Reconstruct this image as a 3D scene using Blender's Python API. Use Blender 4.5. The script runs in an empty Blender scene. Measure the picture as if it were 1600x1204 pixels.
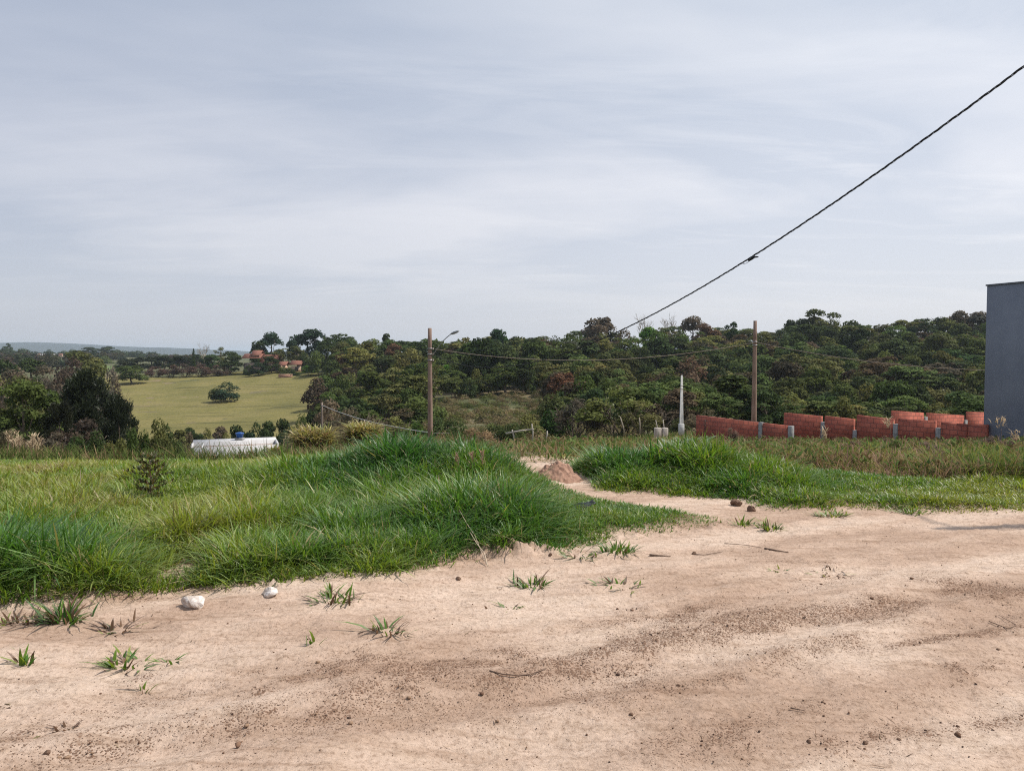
import bpy, math, random
import numpy as np
from mathutils import Vector, Matrix

random.seed(7)
RNG = np.random.default_rng(11)
PI = math.pi
SC = bpy.context.scene
COL = SC.collection
EYE = 1.6
F = 1200.0
PITCH = math.atan(50.0 / 1200.0)

# ------------------------------------------------------------------ helpers
def ray(px, py):
    """direction (per metre of depth y) of a photo point (1600 wide)"""
    x = (px - 800.0) / F
    v = (602.0 - py) / F
    c, s = math.cos(PITCH), math.sin(PITCH)
    dy = c + v * s
    dz = -s + v * c
    return x / dy, dz / dy

def at(px, py, d):
    u, w = ray(px, py)
    return Vector((u * d, d, EYE + w * d))

def flat(px, py):
    u, w = ray(px, py)
    d = -EYE / w
    return (u * d, d)

def smooth(a, b, x):
    t = np.clip((x - a) / (b - a), 0, 1)
    return t * t * (3 - 2 * t)

def hash2(ix, iy, seed):
    h = (ix.astype(np.int64) * 374761393 + iy.astype(np.int64) * 668265263 + seed * 974634777) & 0x7fffffff
    h = ((h ^ (h >> 13)) * 1274126177) & 0x7fffffff
    h = (h ^ (h >> 16)) & 0xffff
    return h / 65535.0

def vnoise(x, y, seed=0):
    x = np.asarray(x, float); y = np.asarray(y, float)
    ix = np.floor(x); iy = np.floor(y)
    fx = x - ix; fy = y - iy
    fx = fx * fx * fx * (fx * (fx * 6 - 15) + 10); fy = fy * fy * fy * (fy * (fy * 6 - 15) + 10)
    a = hash2(ix, iy, seed); b = hash2(ix + 1, iy, seed)
    c = hash2(ix, iy + 1, seed); d = hash2(ix + 1, iy + 1, seed)
    return (a * (1 - fx) + b * fx) * (1 - fy) + (c * (1 - fx) + d * fx) * fy

def fbm(x, y, seed=0, oct=4, gain=.5):
    s = 0; a = 1; t = 0
    for i in range(oct):
        s = s + a * vnoise(x * 2 ** i + 17.3 * i, y * 2 ** i - 9.1 * i, seed + i)
        t += a; a *= gain
    return s / t

def inpoly(x, y, poly):
    x = np.asarray(x, float); y = np.asarray(y, float)
    r = np.zeros(x.shape, bool)
    n = len(poly)
    for i in range(n):
        x1, y1 = poly[i]; x2, y2 = poly[(i + 1) % n]
        if y1 == y2: continue
        c = ((y1 > y) != (y2 > y)) & (x < (x2 - x1) * (y - y1) / (y2 - y1) + x1)
        r ^= c
    return r

def polydist(x, y, poly, closed=True):
    x = np.asarray(x, float); y = np.asarray(y, float)
    d = np.full(x.shape, 1e9)
    n = len(poly)
    for i in range(n if closed else n - 1):
        x1, y1 = poly[i]; x2, y2 = poly[(i + 1) % n]
        dx, dy = x2 - x1, y2 - y1
        t = np.clip(((x - x1) * dx + (y - y1) * dy) / (dx * dx + dy * dy + 1e-12), 0, 1)
        d = np.minimum(d, np.hypot(x - x1 - t * dx, y - y1 - t * dy))
    return d

def mesh_np(name, V, Q, col=None, mat=None, smooth_=False, T=None, uv=None, mats=None, midx=None):
    """mesh from numpy verts, quads Q (n,4), optional triangles T (m,3); col per vertex (n,3)"""
    me = bpy.data.meshes.new(name)
    V = np.asarray(V, np.float32)
    Q = np.asarray(Q, np.int32).reshape(-1, 4)
    T = np.zeros((0, 3), np.int32) if T is None else np.asarray(T, np.int32).reshape(-1, 3)
    me.vertices.add(len(V)); me.vertices.foreach_set('co', V.ravel())
    nl = Q.size + T.size
    me.loops.add(nl)
    me.loops.foreach_set('vertex_index', np.concatenate([Q.ravel(), T.ravel()]))
    me.polygons.add(len(Q) + len(T))
    st = np.concatenate([np.arange(len(Q)) * 4, Q.size + np.arange(len(T)) * 3]).astype(np.int32)
    me.polygons.foreach_set('loop_start', st)
    if smooth_:
        me.polygons.foreach_set('use_smooth', np.ones(len(Q) + len(T), bool))
    if mats:
        for m in mats: me.materials.append(m)
        me.polygons.foreach_set('material_index', np.asarray(midx, np.int32))
    elif mat: me.materials.append(mat)
    me.update(calc_edges=True)
    if col is not None:
        a = me.color_attributes.new('Col', 'FLOAT_COLOR', 'POINT')
        c = np.ones((len(V), 4), np.float32); c[:, :3] = col
        a.data.foreach_set('color', c.ravel())
    return me

def link(name, me, parent=None, loc=None):
    o = bpy.data.objects.new(name, me); COL.objects.link(o)
    if parent: o.parent = parent
    if loc is not None: o.location = loc
    return o

def tag(o, label=None, cat=None, group=None, kind=None):
    if label: o['label'] = label
    if cat: o['category'] = cat
    if group: o['group'] = group
    if kind: o['kind'] = kind
    return o

def thing(name, label, cat, loc=(0, 0, 0), rz=0, group=None):
    o = bpy.data.objects.new(name, None); COL.objects.link(o)
    o.location = loc; o.rotation_euler = (0, 0, rz); o.empty_display_size = .2
    return tag(o, label, cat, group)

class MB:
    """collects shapes into one mesh"""
    def __init__(s): s.v = []; s.q = []; s.t = []; s.n = 0
    def add(s, V, Q=None, T=None):
        V = np.asarray(V, float)
        if Q is not None and len(Q): s.q.append(np.asarray(Q, int) + s.n)
        if T is not None and len(T): s.t.append(np.asarray(T, int) + s.n)
        s.v.append(V); s.n += len(V)
    def box(s, c, d, M=None, bev=0):
        hx, hy, hz = d[0] / 2, d[1] / 2, d[2] / 2
        if bev:
            b = min(bev, hx * .9, hy * .9, hz * .9)
            # chamfered vertical and horizontal edges via 3 stacked rings
            V = []
            def ring(z, ix, iy, bb):
                x, y = hx - ix, hy - iy
                return [(-x + bb, -y, z), (x - bb, -y, z), (x, -y + bb, z), (x, y - bb, z), (x - bb, y, z), (-x + bb, y, z), (-x, y - bb, z), (-x, -y + bb, z)]
            V += ring(-hz, b, b, b) + ring(-hz + b, 0, 0, b) + ring(hz - b, 0, 0, b) + ring(hz, b, b, b)
            Q = []
            for k in range(3):
                for i in range(8):
                    j = (i + 1) % 8
                    Q.append((k * 8 + i, k * 8 + j, k * 8 + 8 + j, k * 8 + 8 + i))
            o = 24
            Q += [(o + 0, o + 1, o + 2, o + 3), (o + 0, o + 3, o + 4, o + 7), (o + 4, o + 5, o + 6, o + 7)]
            Q += [(3, 2, 1, 0), (7, 4, 3, 0), (7, 6, 5, 4)]
        else:
            V = [(x, y, z) for z in (-hz, hz) for (x, y) in ((-hx, -hy), (hx, -hy), (hx, hy), (-hx, hy))]
            Q = [(3, 2, 1, 0), (4, 5, 6, 7), (0, 1, 5, 4), (1, 2, 6, 5), (2, 3, 7, 6), (3, 0, 4, 7)]
        V = np.array(V)
        if M is not None: V = V @ np.array(M.to_3x3()).T
        s.add(V + np.array(c), Q)
    def tube(s, pts, radii, k=8, cap=True):
        pts = np.asarray(pts, float); n = len(pts)
        radii = np.broadcast_to(np.asarray(radii, float), (n,))
        tan = np.gradient(pts, axis=0); tan /= np.linalg.norm(tan, axis=1)[:, None] + 1e-9
        ref = np.array([0, 0, 1.]) if abs(tan[0, 2]) < .9 else np.array([1., 0, 0])
        a = np.cross(tan, ref); a /= np.linalg.norm(a, axis=1)[:, None] + 1e-9
        b = np.cross(tan, a)
        an = np.linspace(0, 2 * PI, k, endpoint=False)
        V = pts[:, None, :] + radii[:, None, None] * (np.cos(an)[None, :, None] * a[:, None, :] + np.sin(an)[None, :, None] * b[:, None, :])
        V = V.reshape(-1, 3)
        Q = []
        for i in range(n - 1):
            for j in range(k):
                jj = (j + 1) % k
                Q.append((i * k + j, i * k + jj, i * k + k + jj, i * k + k + j))
        T = []
        if cap:
            V = np.vstack([V, pts[0], pts[-1]])
            c0, c1 = n * k, n * k + 1
            for j in range(k):
                jj = (j + 1) % k
                T.append((c0, jj, j)); T.append((c1, (n - 1) * k + j, (n - 1) * k + jj))
        s.add(V, Q, T)
    def lathe(s, c, prof, k=24):
        an = np.linspace(0, 2 * PI, k, endpoint=False)
        V = [];
        for r, z in prof:
            V += [(c[0] + r * math.cos(t), c[1] + r * math.sin(t), c[2] + z) for t in an]
        Q = []
        for i in range(len(prof) - 1):
            for j in range(k):
                jj = (j + 1) % k
                Q.append((i * k + j, i * k + jj, i * k + k + jj, i * k + k + j))
        n = len(V)
        V += [(c[0], c[1], c[2] + prof[0][1]), (c[0], c[1], c[2] + prof[-1][1])]
        T = []
        for j in range(k):
            jj = (j + 1) % k
            T.append((n, jj, j)); T.append((n + 1, (len(prof) - 1) * k + j, (len(prof) - 1) * k + jj))
        s.add(V, Q, T)
    def mesh(s, name, mat, sm=False, col=None):
        Q = np.vstack(s.q) if s.q else np.zeros((0, 4), int)
        T = np.vstack(s.t) if s.t else None
        return mesh_np(name, np.vstack(s.v), Q, mat=mat, smooth_=sm, T=T, col=col)
    def build(s, name, mat, parent=None, sm=False, loc=None):
        return link(name, s.mesh(name, mat, sm), parent, loc)

# ------------------------------------------------------------------ materials
class NT:
    def __init__(s, m): s.nt = m.node_tree; s.nt.nodes.clear()
    def n(s, t, **kw):
        nd = s.nt.nodes.new(t)
        for k, v in kw.items():
            if k.startswith('i_'):
                key = k[2:]
                key = int(key) if key.isdigit() else key.replace('_', ' ')
                nd.inputs[key].default_value = v
            else: setattr(nd, k, v)
        return nd
    def l(s, a, b): s.nt.links.new(a, b)

def ramp(nt, fac, stops, interp='LINEAR'):
    r = nt.n('ShaderNodeValToRGB'); r.color_ramp.interpolation = interp
    e = r.color_ramp.elements
    while len(e) > 1: e.remove(e[-1])
    e[0].position = stops[0][0]; e[0].color = (*stops[0][1], 1)
    for p, c in stops[1:]:
        q = e.new(p); q.color = (*c, 1)
    nt.l(fac, r.inputs[0]); return r

def mixc(nt, fac, a, b, mode='MIX'):
    m = nt.n('ShaderNodeMix', data_type='RGBA', blend_type=mode)
    if isinstance(fac, (int, float)): m.inputs[0].default_value = fac
    else: nt.l(fac, m.inputs[0])
    for sock, v in ((m.inputs[6], a), (m.inputs[7], b)):
        if isinstance(v, tuple): sock.default_value = (*v, 1)
        else: nt.l(v, sock)
    return m.outputs[2]

def noise(nt, vec, scale, detail=4, rough=.55, dist=0):
    n = nt.n('ShaderNodeTexNoise', i_Scale=scale, i_Detail=detail, i_Roughness=rough, i_Distortion=dist)
    if vec is not None: nt.l(vec, n.inputs['Vector'])
    return n.outputs['Fac']

def coords(nt, which='Object', scale=(1, 1, 1), rot=(0, 0, 0), loc=(0, 0, 0)):
    tc = nt.n('ShaderNodeTexCoord'); mp = nt.n('ShaderNodeMapping')
    mp.inputs['Scale'].default_value = scale; mp.inputs['Rotation'].default_value = rot; mp.inputs['Location'].default_value = loc
    nt.l(tc.outputs[which], mp.inputs[0]); return mp.outputs[0]

def newmat(name):
    m = bpy.data.materials.new(name); m.use_nodes = True
    return m, NT(m)

def finish(nt, col, rough=.85, bump=None, bstr=.3, bdist=.02, spec=.3, metal=0):
    b = nt.n('ShaderNodeBsdfPrincipled')
    if isinstance(col, tuple): b.inputs['Base Color'].default_value = (*col, 1)
    else: nt.l(col, b.inputs['Base Color'])
    b.inputs['Roughness'].default_value = rough
    b.inputs['Specular IOR Level'].default_value = spec
    b.inputs['Metallic'].default_value = metal
    if bump is not None:
        bp = nt.n('ShaderNodeBump', i_Strength=bstr, i_Distance=bdist)
        nt.l(bump, bp.inputs['Height']); nt.l(bp.outputs[0], b.inputs['Normal'])
    o = nt.n('ShaderNodeOutputMaterial'); nt.l(b.outputs[0], o.inputs[0])
    return b

def simple(name, c1, c2, scale=4, rough=.8, bstr=.2, stretch=(1, 1, 1), spec=.3, bdist=.02, metal=0, lo=.35, hi=.65):
    m, nt = newmat(name)
    v = coords(nt, 'Object', stretch)
    f = noise(nt, v, scale, 6, .6)
    r = ramp(nt, f, [(lo, c1), (hi, c2)])
    finish(nt, r.outputs[0], rough, f, bstr, bdist, spec, metal)
    return m

def leafmat(name, trans=.3, gloss=.12, rough=.45):
    """leaf and blade material: per-vertex leaf colour times the object's own colour"""
    m, nt = newmat(name)
    a = nt.n('ShaderNodeAttribute', attribute_name='Col')
    oi = nt.n('ShaderNodeObjectInfo')
    c = mixc(nt, 1.0, a.outputs['Color'], oi.outputs['Color'], 'MULTIPLY')
    d = nt.n('ShaderNodeBsdfDiffuse'); nt.l(c, d.inputs[0])
    t = nt.n('ShaderNodeBsdfTranslucent')
    hs = nt.n('ShaderNodeHueSaturation', i_Hue=.49, i_Saturation=1.1, i_Value=1.25); nt.l(c, hs.inputs['Color'])
    nt.l(hs.outputs[0], t.inputs[0])
    m1 = nt.n('ShaderNodeMixShader', i_0=trans); nt.l(d.outputs[0], m1.inputs[1]); nt.l(t.outputs[0], m1.inputs[2])
    out = m1.outputs[0]
    if gloss:
        g = nt.n('ShaderNodeBsdfGlossy', i_Roughness=rough); g.inputs[0].default_value = (1, 1, 1, 1)
        fr = nt.n('ShaderNodeFresnel', i_IOR=1.35)
        mm = nt.n('ShaderNodeMath', operation='MULTIPLY', i_1=gloss * 4); nt.l(fr.outputs[0], mm.inputs[0])
        m2 = nt.n('ShaderNodeMixShader'); nt.l(mm.outputs[0], m2.inputs[0]); nt.l(out, m2.inputs[1]); nt.l(g.outputs[0], m2.inputs[2])
        out = m2.outputs[0]
    o = nt.n('ShaderNodeOutputMaterial'); nt.l(out, o.inputs[0])
    return m

M_BLADE = leafmat('grass_blade', .40, .018, .55)
M_LEAF = leafmat('leaf', .28, .012, .6)
M_DRY = leafmat('dry_stalk', .25, 0)
M_BARK = simple('bark', (.07, .052, .038), (.20, .16, .12), 6, .95, .6, (1, 1, .25))
M_PALEBARK = simple('pale_bark', (.22, .18, .13), (.42, .36, .28), 6, .9, .4, (1, 1, .3))
M_CONC = simple('weathered_concrete', (.17, .11, .085), (.30, .215, .17), 3.5, .9, .25, (1, 1, .3))
M_WOODPOLE = simple('grey_wood_pole', (.13, .10, .08), (.27, .215, .18), 9, .9, .4, (1, 1, .1))
M_WHITECONC = simple('pale_concrete', (.38, .38, .37), (.58, .58, .56), 5, .85, .2)
M_GREYCONC = simple('raw_grey_concrete', (.19, .19, .19), (.34, .335, .33), 8, .9, .4)
M_STEEL = simple('galvanised_steel', (.22, .23, .24), (.34, .35, .36), 10, .5, .1, metal=.6)
M_CABLE = simple('black_cable_sheath', (.012, .012, .016), (.03, .03, .035), 30, .55, .1)
M_CABLE2 = simple('weathered_cable', (.20, .16, .13), (.34, .28, .23), 20, .6, .1)
m, nt = newmat('blue_grey_render'); M_GREYWALL = m
_v = coords(nt, 'Object'); _vs = coords(nt, 'Object', (1, 1, .5))
_a = ramp(nt, noise(nt, _v, .55, 6, .6), [(.32, (.175, .195, .245)), (.68, (.235, .255, .305))])
_b = ramp(nt, noise(nt, _vs, 2.6, 6, .65), [(.3, (.90, .90, .90)), (.55, (1, 1, 1)), (.75, (1.05, 1.04, 1.03))])
_c = mixc(nt, 1.0, _a.outputs[0], _b.outputs[0], 'MULTIPLY')
finish(nt, _c, .9, noise(nt, _v, 9, 8, .7), .35, .01)
M_WHITEWALL = simple('stained_white_render', (.43, .42, .415), (.56, .56, .565), .7, .9, .15)
M_BLUEPLASTIC = simple('blue_plastic', (.012, .06, .23), (.02, .09, .30), 3, .4, .05)
M_ROOFTILE = simple('clay_roof_tile', (.15, .062, .042), (.27, .12, .085), 2.5, .85, .5, (1, 6, 1))
M_DARKWALL = simple('dark_timber_wall', (.05, .04, .04), (.11, .085, .075), 2, .9, .3)
M_TANWALL = simple('tan_render', (.45, .30, .2), (.62, .45, .33), 1.5, .9, .1)
M_GLASS, _nt = newmat('window_glass'); finish(_nt, (.015, .018, .022), .08, spec=.6)
M_ROCK = simple('chalky_white_stone', (.36, .28, .22), (.80, .76, .72), 22, .95, .7, bdist=.01)
M_CLOD = simple('dark_soil_clod', (.10, .06, .04), (.20, .125, .085), 30, .95, .8, bdist=.01)
M_TWIG = simple('dry_twig', (.10, .06, .04), (.22, .15, .11), 20, .9, .3)
M_PLANK = simple('bleached_plank', (.30, .26, .22), (.5, .45, .40), 7, .9, .4, (1, 1, .15))
M_BLACKBAG = simple('black_plastic', (.008, .009, .012), (.022, .024, .03), 12, .35, .4)

m, nt = newmat('hollow_clay_brick'); M_BRICK = m
tc = nt.n('ShaderNodeTexCoord'); sx = nt.n('ShaderNodeSeparateXYZ'); nt.l(tc.outputs['Object'], sx.inputs[0])
ad = nt.n('ShaderNodeMath', operation='ADD'); nt.l(sx.outputs[0], ad.inputs[0]); nt.l(sx.outputs[1], ad.inputs[1])
cx = nt.n('ShaderNodeCombineXYZ'); nt.l(ad.outputs[0], cx.inputs[0]); nt.l(sx.outputs[2], cx.inputs[1])
br = nt.n('ShaderNodeTexBrick', i_Scale=1.0, i_Mortar_Size=.015, i_Mortar_Smooth=.2, i_Bias=0.0)
br.inputs['Brick Width'].default_value = .30; br.inputs['Row Height'].default_value = .20
br.inputs['Color1'].default_value = (.33, .090, .062, 1); br.inputs['Color2'].default_value = (.44, .135, .088, 1); br.inputs['Mortar'].default_value = (.20, .075, .058, 1)
nt.l(cx.outputs[0], br.inputs['Vector'])
nz = noise(nt, tc.outputs['Object'], 2.2, 5, .6)
rr = ramp(nt, nz, [(.3, (.7, .68, .68)), (.7, (1.1, 1.08, 1.08))])
c = mixc(nt, 1.0, br.outputs['Color'], rr.outputs[0], 'MULTIPLY')
inv = nt.n('ShaderNodeMath', operation='SUBTRACT', i_0=1.0); nt.l(br.outputs['Fac'], inv.inputs[1])
finish(nt, c, .9, inv.outputs[0], .6, .012)
# ------------------------------------------------------------------ terrain
POLY_L_PX = [(-60, 980), (0, 971), (60, 962), (130, 957), (205, 952), (256, 940), (272, 905), (300, 898), (316, 938), (370, 940), (425, 934), (500, 924), (560, 918), (620, 909), (680, 897), (735, 878), (800, 880), (868, 870), (905, 858), (950, 846), (1005, 838), (1060, 830), (1105, 826), (1112, 816), (1050, 803), (990, 793), (930, 781), (880, 770), (845, 760), (815, 750), (790, 741)]
POLY_L = [(-12.0, 2.6)] + [flat(*p) for p in POLY_L_PX] + [(-.25, 11.0), (-.6, 13.5), (-3.5, 17), (-30, 17), (-30, 2.0)]
POLY_R_PX = [(1640, 801), (1560, 803), (1500, 802), (1440, 798), (1380, 797), (1330, 794), (1270, 797), (1215, 795), (1185, 785), (1140, 777), (1090, 772), (1040, 771), (985, 769), (940, 766), (925, 752), (905, 744)]
POLY_R = [flat(*p) for p in POLY_R_PX] + [(.95, 11.2), (2.0, 11.6), (3.2, 11.2), (4.1, 10.2), (5.2, 9.5), (8, 9.4), (16, 9.4), (16, 7.7)]
POLY_D = [(-.7, 10.9), (-.8, 13), (-1.5, 20), (-2.2, 34), (0, 52), (24, 60), (46, 44), (46, 9.4), (16, 9.4), (8, 9.4), (5.2, 9.4), (4.1, 10.1), (3.2, 11.0), (2, 11.3), (.95, 11.1), (.5, 11.4), (.1, 11.2)]

TU = np.array([-.75, -.6, -.5, -.35, -.25, -.1, 0, .25, .5, .75])
TD = np.array([0, 8, 12, 16, 20, 30, 50, 90, 150, 200, 280, 350, 450, 600, 1000, 2000, 5000, 16000], float)
TZ = np.array([
 [0]*10,
 [-.05, -.05, -.05, -.03, 0, 0, 0, 0, 0, 0],
 [-.27, -.27, -.25, -.22, -.16, -.1, -.08, -.1, -.1, -.08],
 [-.75, -.75, -.75, -.72, -.65, -.55, -.5, -.5, -.48, -.45],
 [-1.35, -1.35, -1.4, -1.3, -1.2, -1.05, -.95, -.95, -.92, -.9],
 [-2.9, -2.9, -3.0, -2.9, -2.7, -2.2, -2.05, -1.95, -1.95, -1.9],
 [-6, -6, -6.3, -6.2, -5.8, -4.4, -4.6, -3.8, -4.2, -4.5],
 [-12, -12, -12.5, -12, -10.3, -8.6, -8.4, -8, -9, -9],
 [-18, -19, -20, -20, -18, -10.6, -9.8, -12.5, -14, -14],
 [-17, -18.5, -18.5, -18, -16.5, -10.4, -9.2, -10, -10, -9],
 [-12, -13.5, -14.2, -13.2, -12, -7, -6, -4, -2, -1],
 [-9, -9, -9.2, -8, -6, -3.5, -2.5, 1, 4.5, 4],
 [-9, -9, -9, -6.5, -4, -2, -1, 2, 5, 5],
 [-8, -9, -9, -7, -5, -3, -3, 0, 2, 2],
 [-3, -3, -4, -4, -5, -6, -6, -6, -5, -5],
 [-2, -2, -4, -5, -7, -10, -12, -12, -12, -12],
 [2, 0, -6, -10, -14, -16, -20, -20, -20, -20],
 [-30]*10], float)
# resample the table with a smooth (Catmull-Rom) curve on finer rows so that the land rolls
def _cr(xs, ys, xq):
    m = np.gradient(ys, xs, axis=0)
    i = np.clip(np.searchsorted(xs, xq) - 1, 0, len(xs) - 2)
    h = (xs[i + 1] - xs[i]); t = (xq - xs[i]) / h
    sh = (-1,) + (1,) * (ys.ndim - 1)
    t = t.reshape(sh); h = h.reshape(sh)
    return (2*t**3-3*t**2+1)*ys[i] + (t**3-2*t**2+t)*h*m[i] + (-2*t**3+3*t**2)*ys[i+1] + (t**3-t**2)*h*m[i+1]
LQ = np.linspace(0, math.log(16001), 260)
TQ = _cr(np.log1p(TD), TZ, LQ)
UQ = np.linspace(-.75, .75, 61)
TQ = _cr(TU, TQ.T, UQ).T
MOUNDS = [(-1.35, 9.3, .25, 1.1, .85), (-.35, 9.0, .13, .7, .7), (-3.2, 10.4, .06, 1.6, .9), (-.2, 6.9, .10, .75, .55), (2.4, 9.9, .16, .6, .5), (1.35, 10.0, .10, .4, .45), (3.3, 9.4, .04, .8, .5)]

def H(x, y, detail=True):
    x = np.asarray(x, float); y = np.asarray(y, float)
    r = np.hypot(x, y)
    ye = np.maximum(y, .62 * r)
    u = np.clip(x / (ye + 1e-6), -.7499, .7499)
    fr = np.log1p(ye) / LQ[-1] * (len(LQ) - 1)
    fr = np.clip(fr, 0, len(LQ) - 1.001); fu = (u + .75) / 1.5 * (len(UQ) - 1)
    i = fr.astype(int); j = np.clip(fu.astype(int), 0, len(UQ) - 2)
    a = fr - i; b = fu - j
    z = (TQ[i, j] * (1 - b) + TQ[i, j + 1] * b) * (1 - a) + (TQ[i + 1, j] * (1 - b) + TQ[i + 1, j + 1] * b) * a
    front = smooth(-.25, .35, y / (r + 1e-6))
    z = z * front - (1 - front) * r * .002
    for mx, my, am, sx_, sy_ in MOUNDS:
        z = z + am * np.exp(-((x - mx) / sx_) ** 2 - ((y - my) / sy_) ** 2)
    far = smooth(30, 120, r)
    z = z + far * (fbm(x / 40, y / 40, 3, 3) - .5) * 2.2
    z = z + smooth(12, 18, r) * (1 - far) * (fbm(x / 3, y / 3, 5, 3) - .5) * .25
    return z

def onH(px, d, dz=0):
    u, _ = ray(px, 602)
    return Vector((u * d, d, float(H(u * d, d)) + dz))

def lot(x, y):
    """1 inside the grassed lots, falling to 0 on the bare dirt"""
    near = (np.hypot(x, y) < 40)
    s = np.zeros(np.shape(x))
    for P in (POLY_L, POLY_R):
        ins = inpoly(x, y, P); d = polydist(x, y, P)
        s = np.maximum(s, np.where(ins, smooth(-.05, .2, d), smooth(.1, 0, d) * .25))
    return s

# ------------------------------------------------------------------ ground sheet to the horizon
ang = np.concatenate([np.arange(-48, 48.01, .4), np.arange(51, 312, 3)]) * PI / 180
NA = len(ang)
rad = np.exp(np.linspace(math.log(1.2), math.log(15000), 300))
A, R = np.meshgrid(ang, rad)
GX, GY = R * np.sin(A), R * np.cos(A)
GZ = H(GX, GY)
# the near sheet dirt_road lies over this one
ins = (GX > -8.6) & (GX < 11.6) & (GY > -3.6) & (GY < 13.1)
GZ = np.where(ins, GZ - .16, GZ - .0)
V = np.stack([GX, GY, GZ], -1).reshape(-1, 3)
V = np.vstack([V, [[0, 0, -.16]]])
ii, jj = np.meshgrid(np.arange(len(rad) - 1), np.arange(NA), indexing='ij')
j2 = (jj + 1) % NA
Q = np.stack([ii * NA + jj, ii * NA + j2, (ii + 1) * NA + j2, (ii + 1) * NA + jj], -1).reshape(-1, 4)[:, ::-1]
T = np.stack([np.full(NA, len(V) - 1), np.arange(NA), (np.arange(NA) + 1) % NA], -1)[:, ::-1]
# colour zones: R straw, G green, B far meadow
x, y = V[:, 0], V[:, 1]; r = np.hypot(x, y)
n1 = fbm(x / 25, y / 25, 21, 4); n2 = fbm(x / 120, y / 120, 31, 4)
straw = np.clip(smooth(.5, .68, n1), 0, 1) * (r < 500)
mead = smooth(.42, .6, fbm(x / 260, y / 170, 41, 3)) * smooth(420, 700, r)
cc = np.stack([straw, n2, mead], -1)
m, nt = newmat('wild_ground')
at_ = nt.n('ShaderNodeAttribute', attribute_name='Col'); sp = nt.n('ShaderNodeSeparateColor'); nt.l(at_.outputs['Color'], sp.inputs[0])
v = coords(nt, 'Object')
g = ramp(nt, noise(nt, v, .9, 8, .65), [(.3, (.035, .040, .016)), (.5, (.075, .085, .03)), (.7, (.13, .115, .05))])
st = ramp(nt, noise(nt, v, 1.7, 8, .7), [(.3, (.13, .10, .05)), (.7, (.25, .19, .11))])
c = mixc(nt, sp.outputs[0], g.outputs[0], st.outputs[0])
me_ = ramp(nt, noise(nt, v, .02, 6, .6), [(.35, (.055, .065, .025)), (.65, (.12, .115, .05))])
c = mixc(nt, sp.outputs[2], c, me_.outputs[0])
finish(nt, c, .95, noise(nt, v, 5, 8, .7), .6, .06)
tag(link('ground', mesh_np('ground', V, Q, col=cc, mat=m, smooth_=True, T=T)), 'brown green open ground falling away into the valley', kind='structure')

# ------------------------------------------------------------------ dirt road (near sheet)
gx = np.concatenate([np.arange(-9, -5.2, .12), np.arange(-5.2, 6.2, .028), np.arange(6.2, 12.01, .12)])
gy = np.concatenate([np.arange(-4, 2.3, .25), np.arange(2.3, 5.6, .024), np.arange(5.6, 8.6, .034), np.arange(8.6, 13.51, .07)])
X, Y = np.meshgrid(gx, gy)
RD = np.array([.90, .43]); RN = np.array([-.43, .90])
S = X * RD[0] + Y * RD[1]; W = X * RN[0] + Y * RN[1]
lotm = lot(X, Y)
bare = 1 - lotm
Z = H(X, Y) + .012
Z += lotm * .045
dL = polydist(X, Y, POLY_L); inL = inpoly(X, Y, POLY_L)
edge = np.where(inL, 0, np.exp(-((dL - .10) / .10) ** 2))
lump = fbm(X * 9, Y * 9, 61, 4); lump2 = fbm(X * 3.1, Y * 3.1, 62, 3)
Z += edge * smooth(.5, .75, fbm(X * 17, Y * 17, 60, 4)) * .035 * smooth(.45, .62, lump2) * (Y < 7.5)
# bank of crumbled soil where the plough turned beside the tall clump
bk = np.exp(-((X - .02) / .42) ** 2 - ((Y - 5.86) / .13) ** 2)
Z += bk * (.035 + .07 * smooth(.4, .66, fbm(X * 19, Y * 19, 63, 4)))
bk2 = np.exp(-((X + 2.9) / .35) ** 2 - ((Y - 4.72) / .12) ** 2)
Z += bk2 * (.03 + .05 * smooth(.4, .66, fbm(X * 19, Y * 19, 64, 4)))
# gentle hummocks, wheel ruts along the road, fine crust
Z += (fbm(S * .7, W * 1.6, 65, 3) - .5) * .07 * bare
rut = np.zeros(X.shape)
wob = (fbm(S * .5, W * 0 + 3, 66, 2) - .5) * .35
for w0, wd, dp in ((2.62, .11, .020), (3.05, .12, .022), (3.62, .10, .012), (4.6, .12, .014), (5.3, .1, .012), (2.1, .12, .018), (1.55, .12, .018)):
    g_ = np.exp(-((W + wob - w0) / wd) ** 2)
    rut = np.maximum(rut, g_)
    Z -= g_ * dp * smooth(.25, .6, fbm(S * .8, W * .8, int(w0 * 10), 2)) * bare
    Z += np.exp(-((W + wob - w0 - wd * 1.9) / (wd * .7)) ** 2) * dp * .5 * bare
Z += (fbm(X * 6, Y * 6, 68, 4) - .5) * .022 * bare + (fbm(S * 2.5, W * 13, 67, 3) - .5) * .016 * bare
Z += smooth(.56, .8, fbm(X * 22, Y * 22, 69, 3)) * .010 * bare
# crumbs mask: streaks of loose dark soil along the wheel tracks and patches
crumb = np.zeros(X.shape)
def streak(pts, w, a=1.0):
    global crumb
    P = [flat(*p) for p in pts]
    d = polydist(X, Y, P, False)
    wn = w * (.6 + .8 * fbm(X * 2.2, Y * 2.2, 71, 3))
    crumb = np.maximum(crumb, a * np.exp(-(d / wn) ** 2))
streak([(-60, 1240), (120, 1190), (330, 1150), (520, 1096), (640, 1066), (800, 1045)], .10, .95)
streak([(560, 1080), (760, 1062), (930, 1045), (1060, 1012), (1190, 1000)], .20, .9)
streak([(400, 1180), (600, 1110), (760, 1085), (960, 1060)], .28, .65)
streak([(1090, 985), (1200, 1000), (1330, 985), (1430, 965)], .22, .9)
streak([(1330, 950), (1450, 965), (1520, 985)], .10, .9)
streak([(1500, 935), (1570, 945), (1660, 955)], .26, .95)
streak([(1330, 1045), (1460, 1025), (1620, 1005)], .07, .75)
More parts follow.
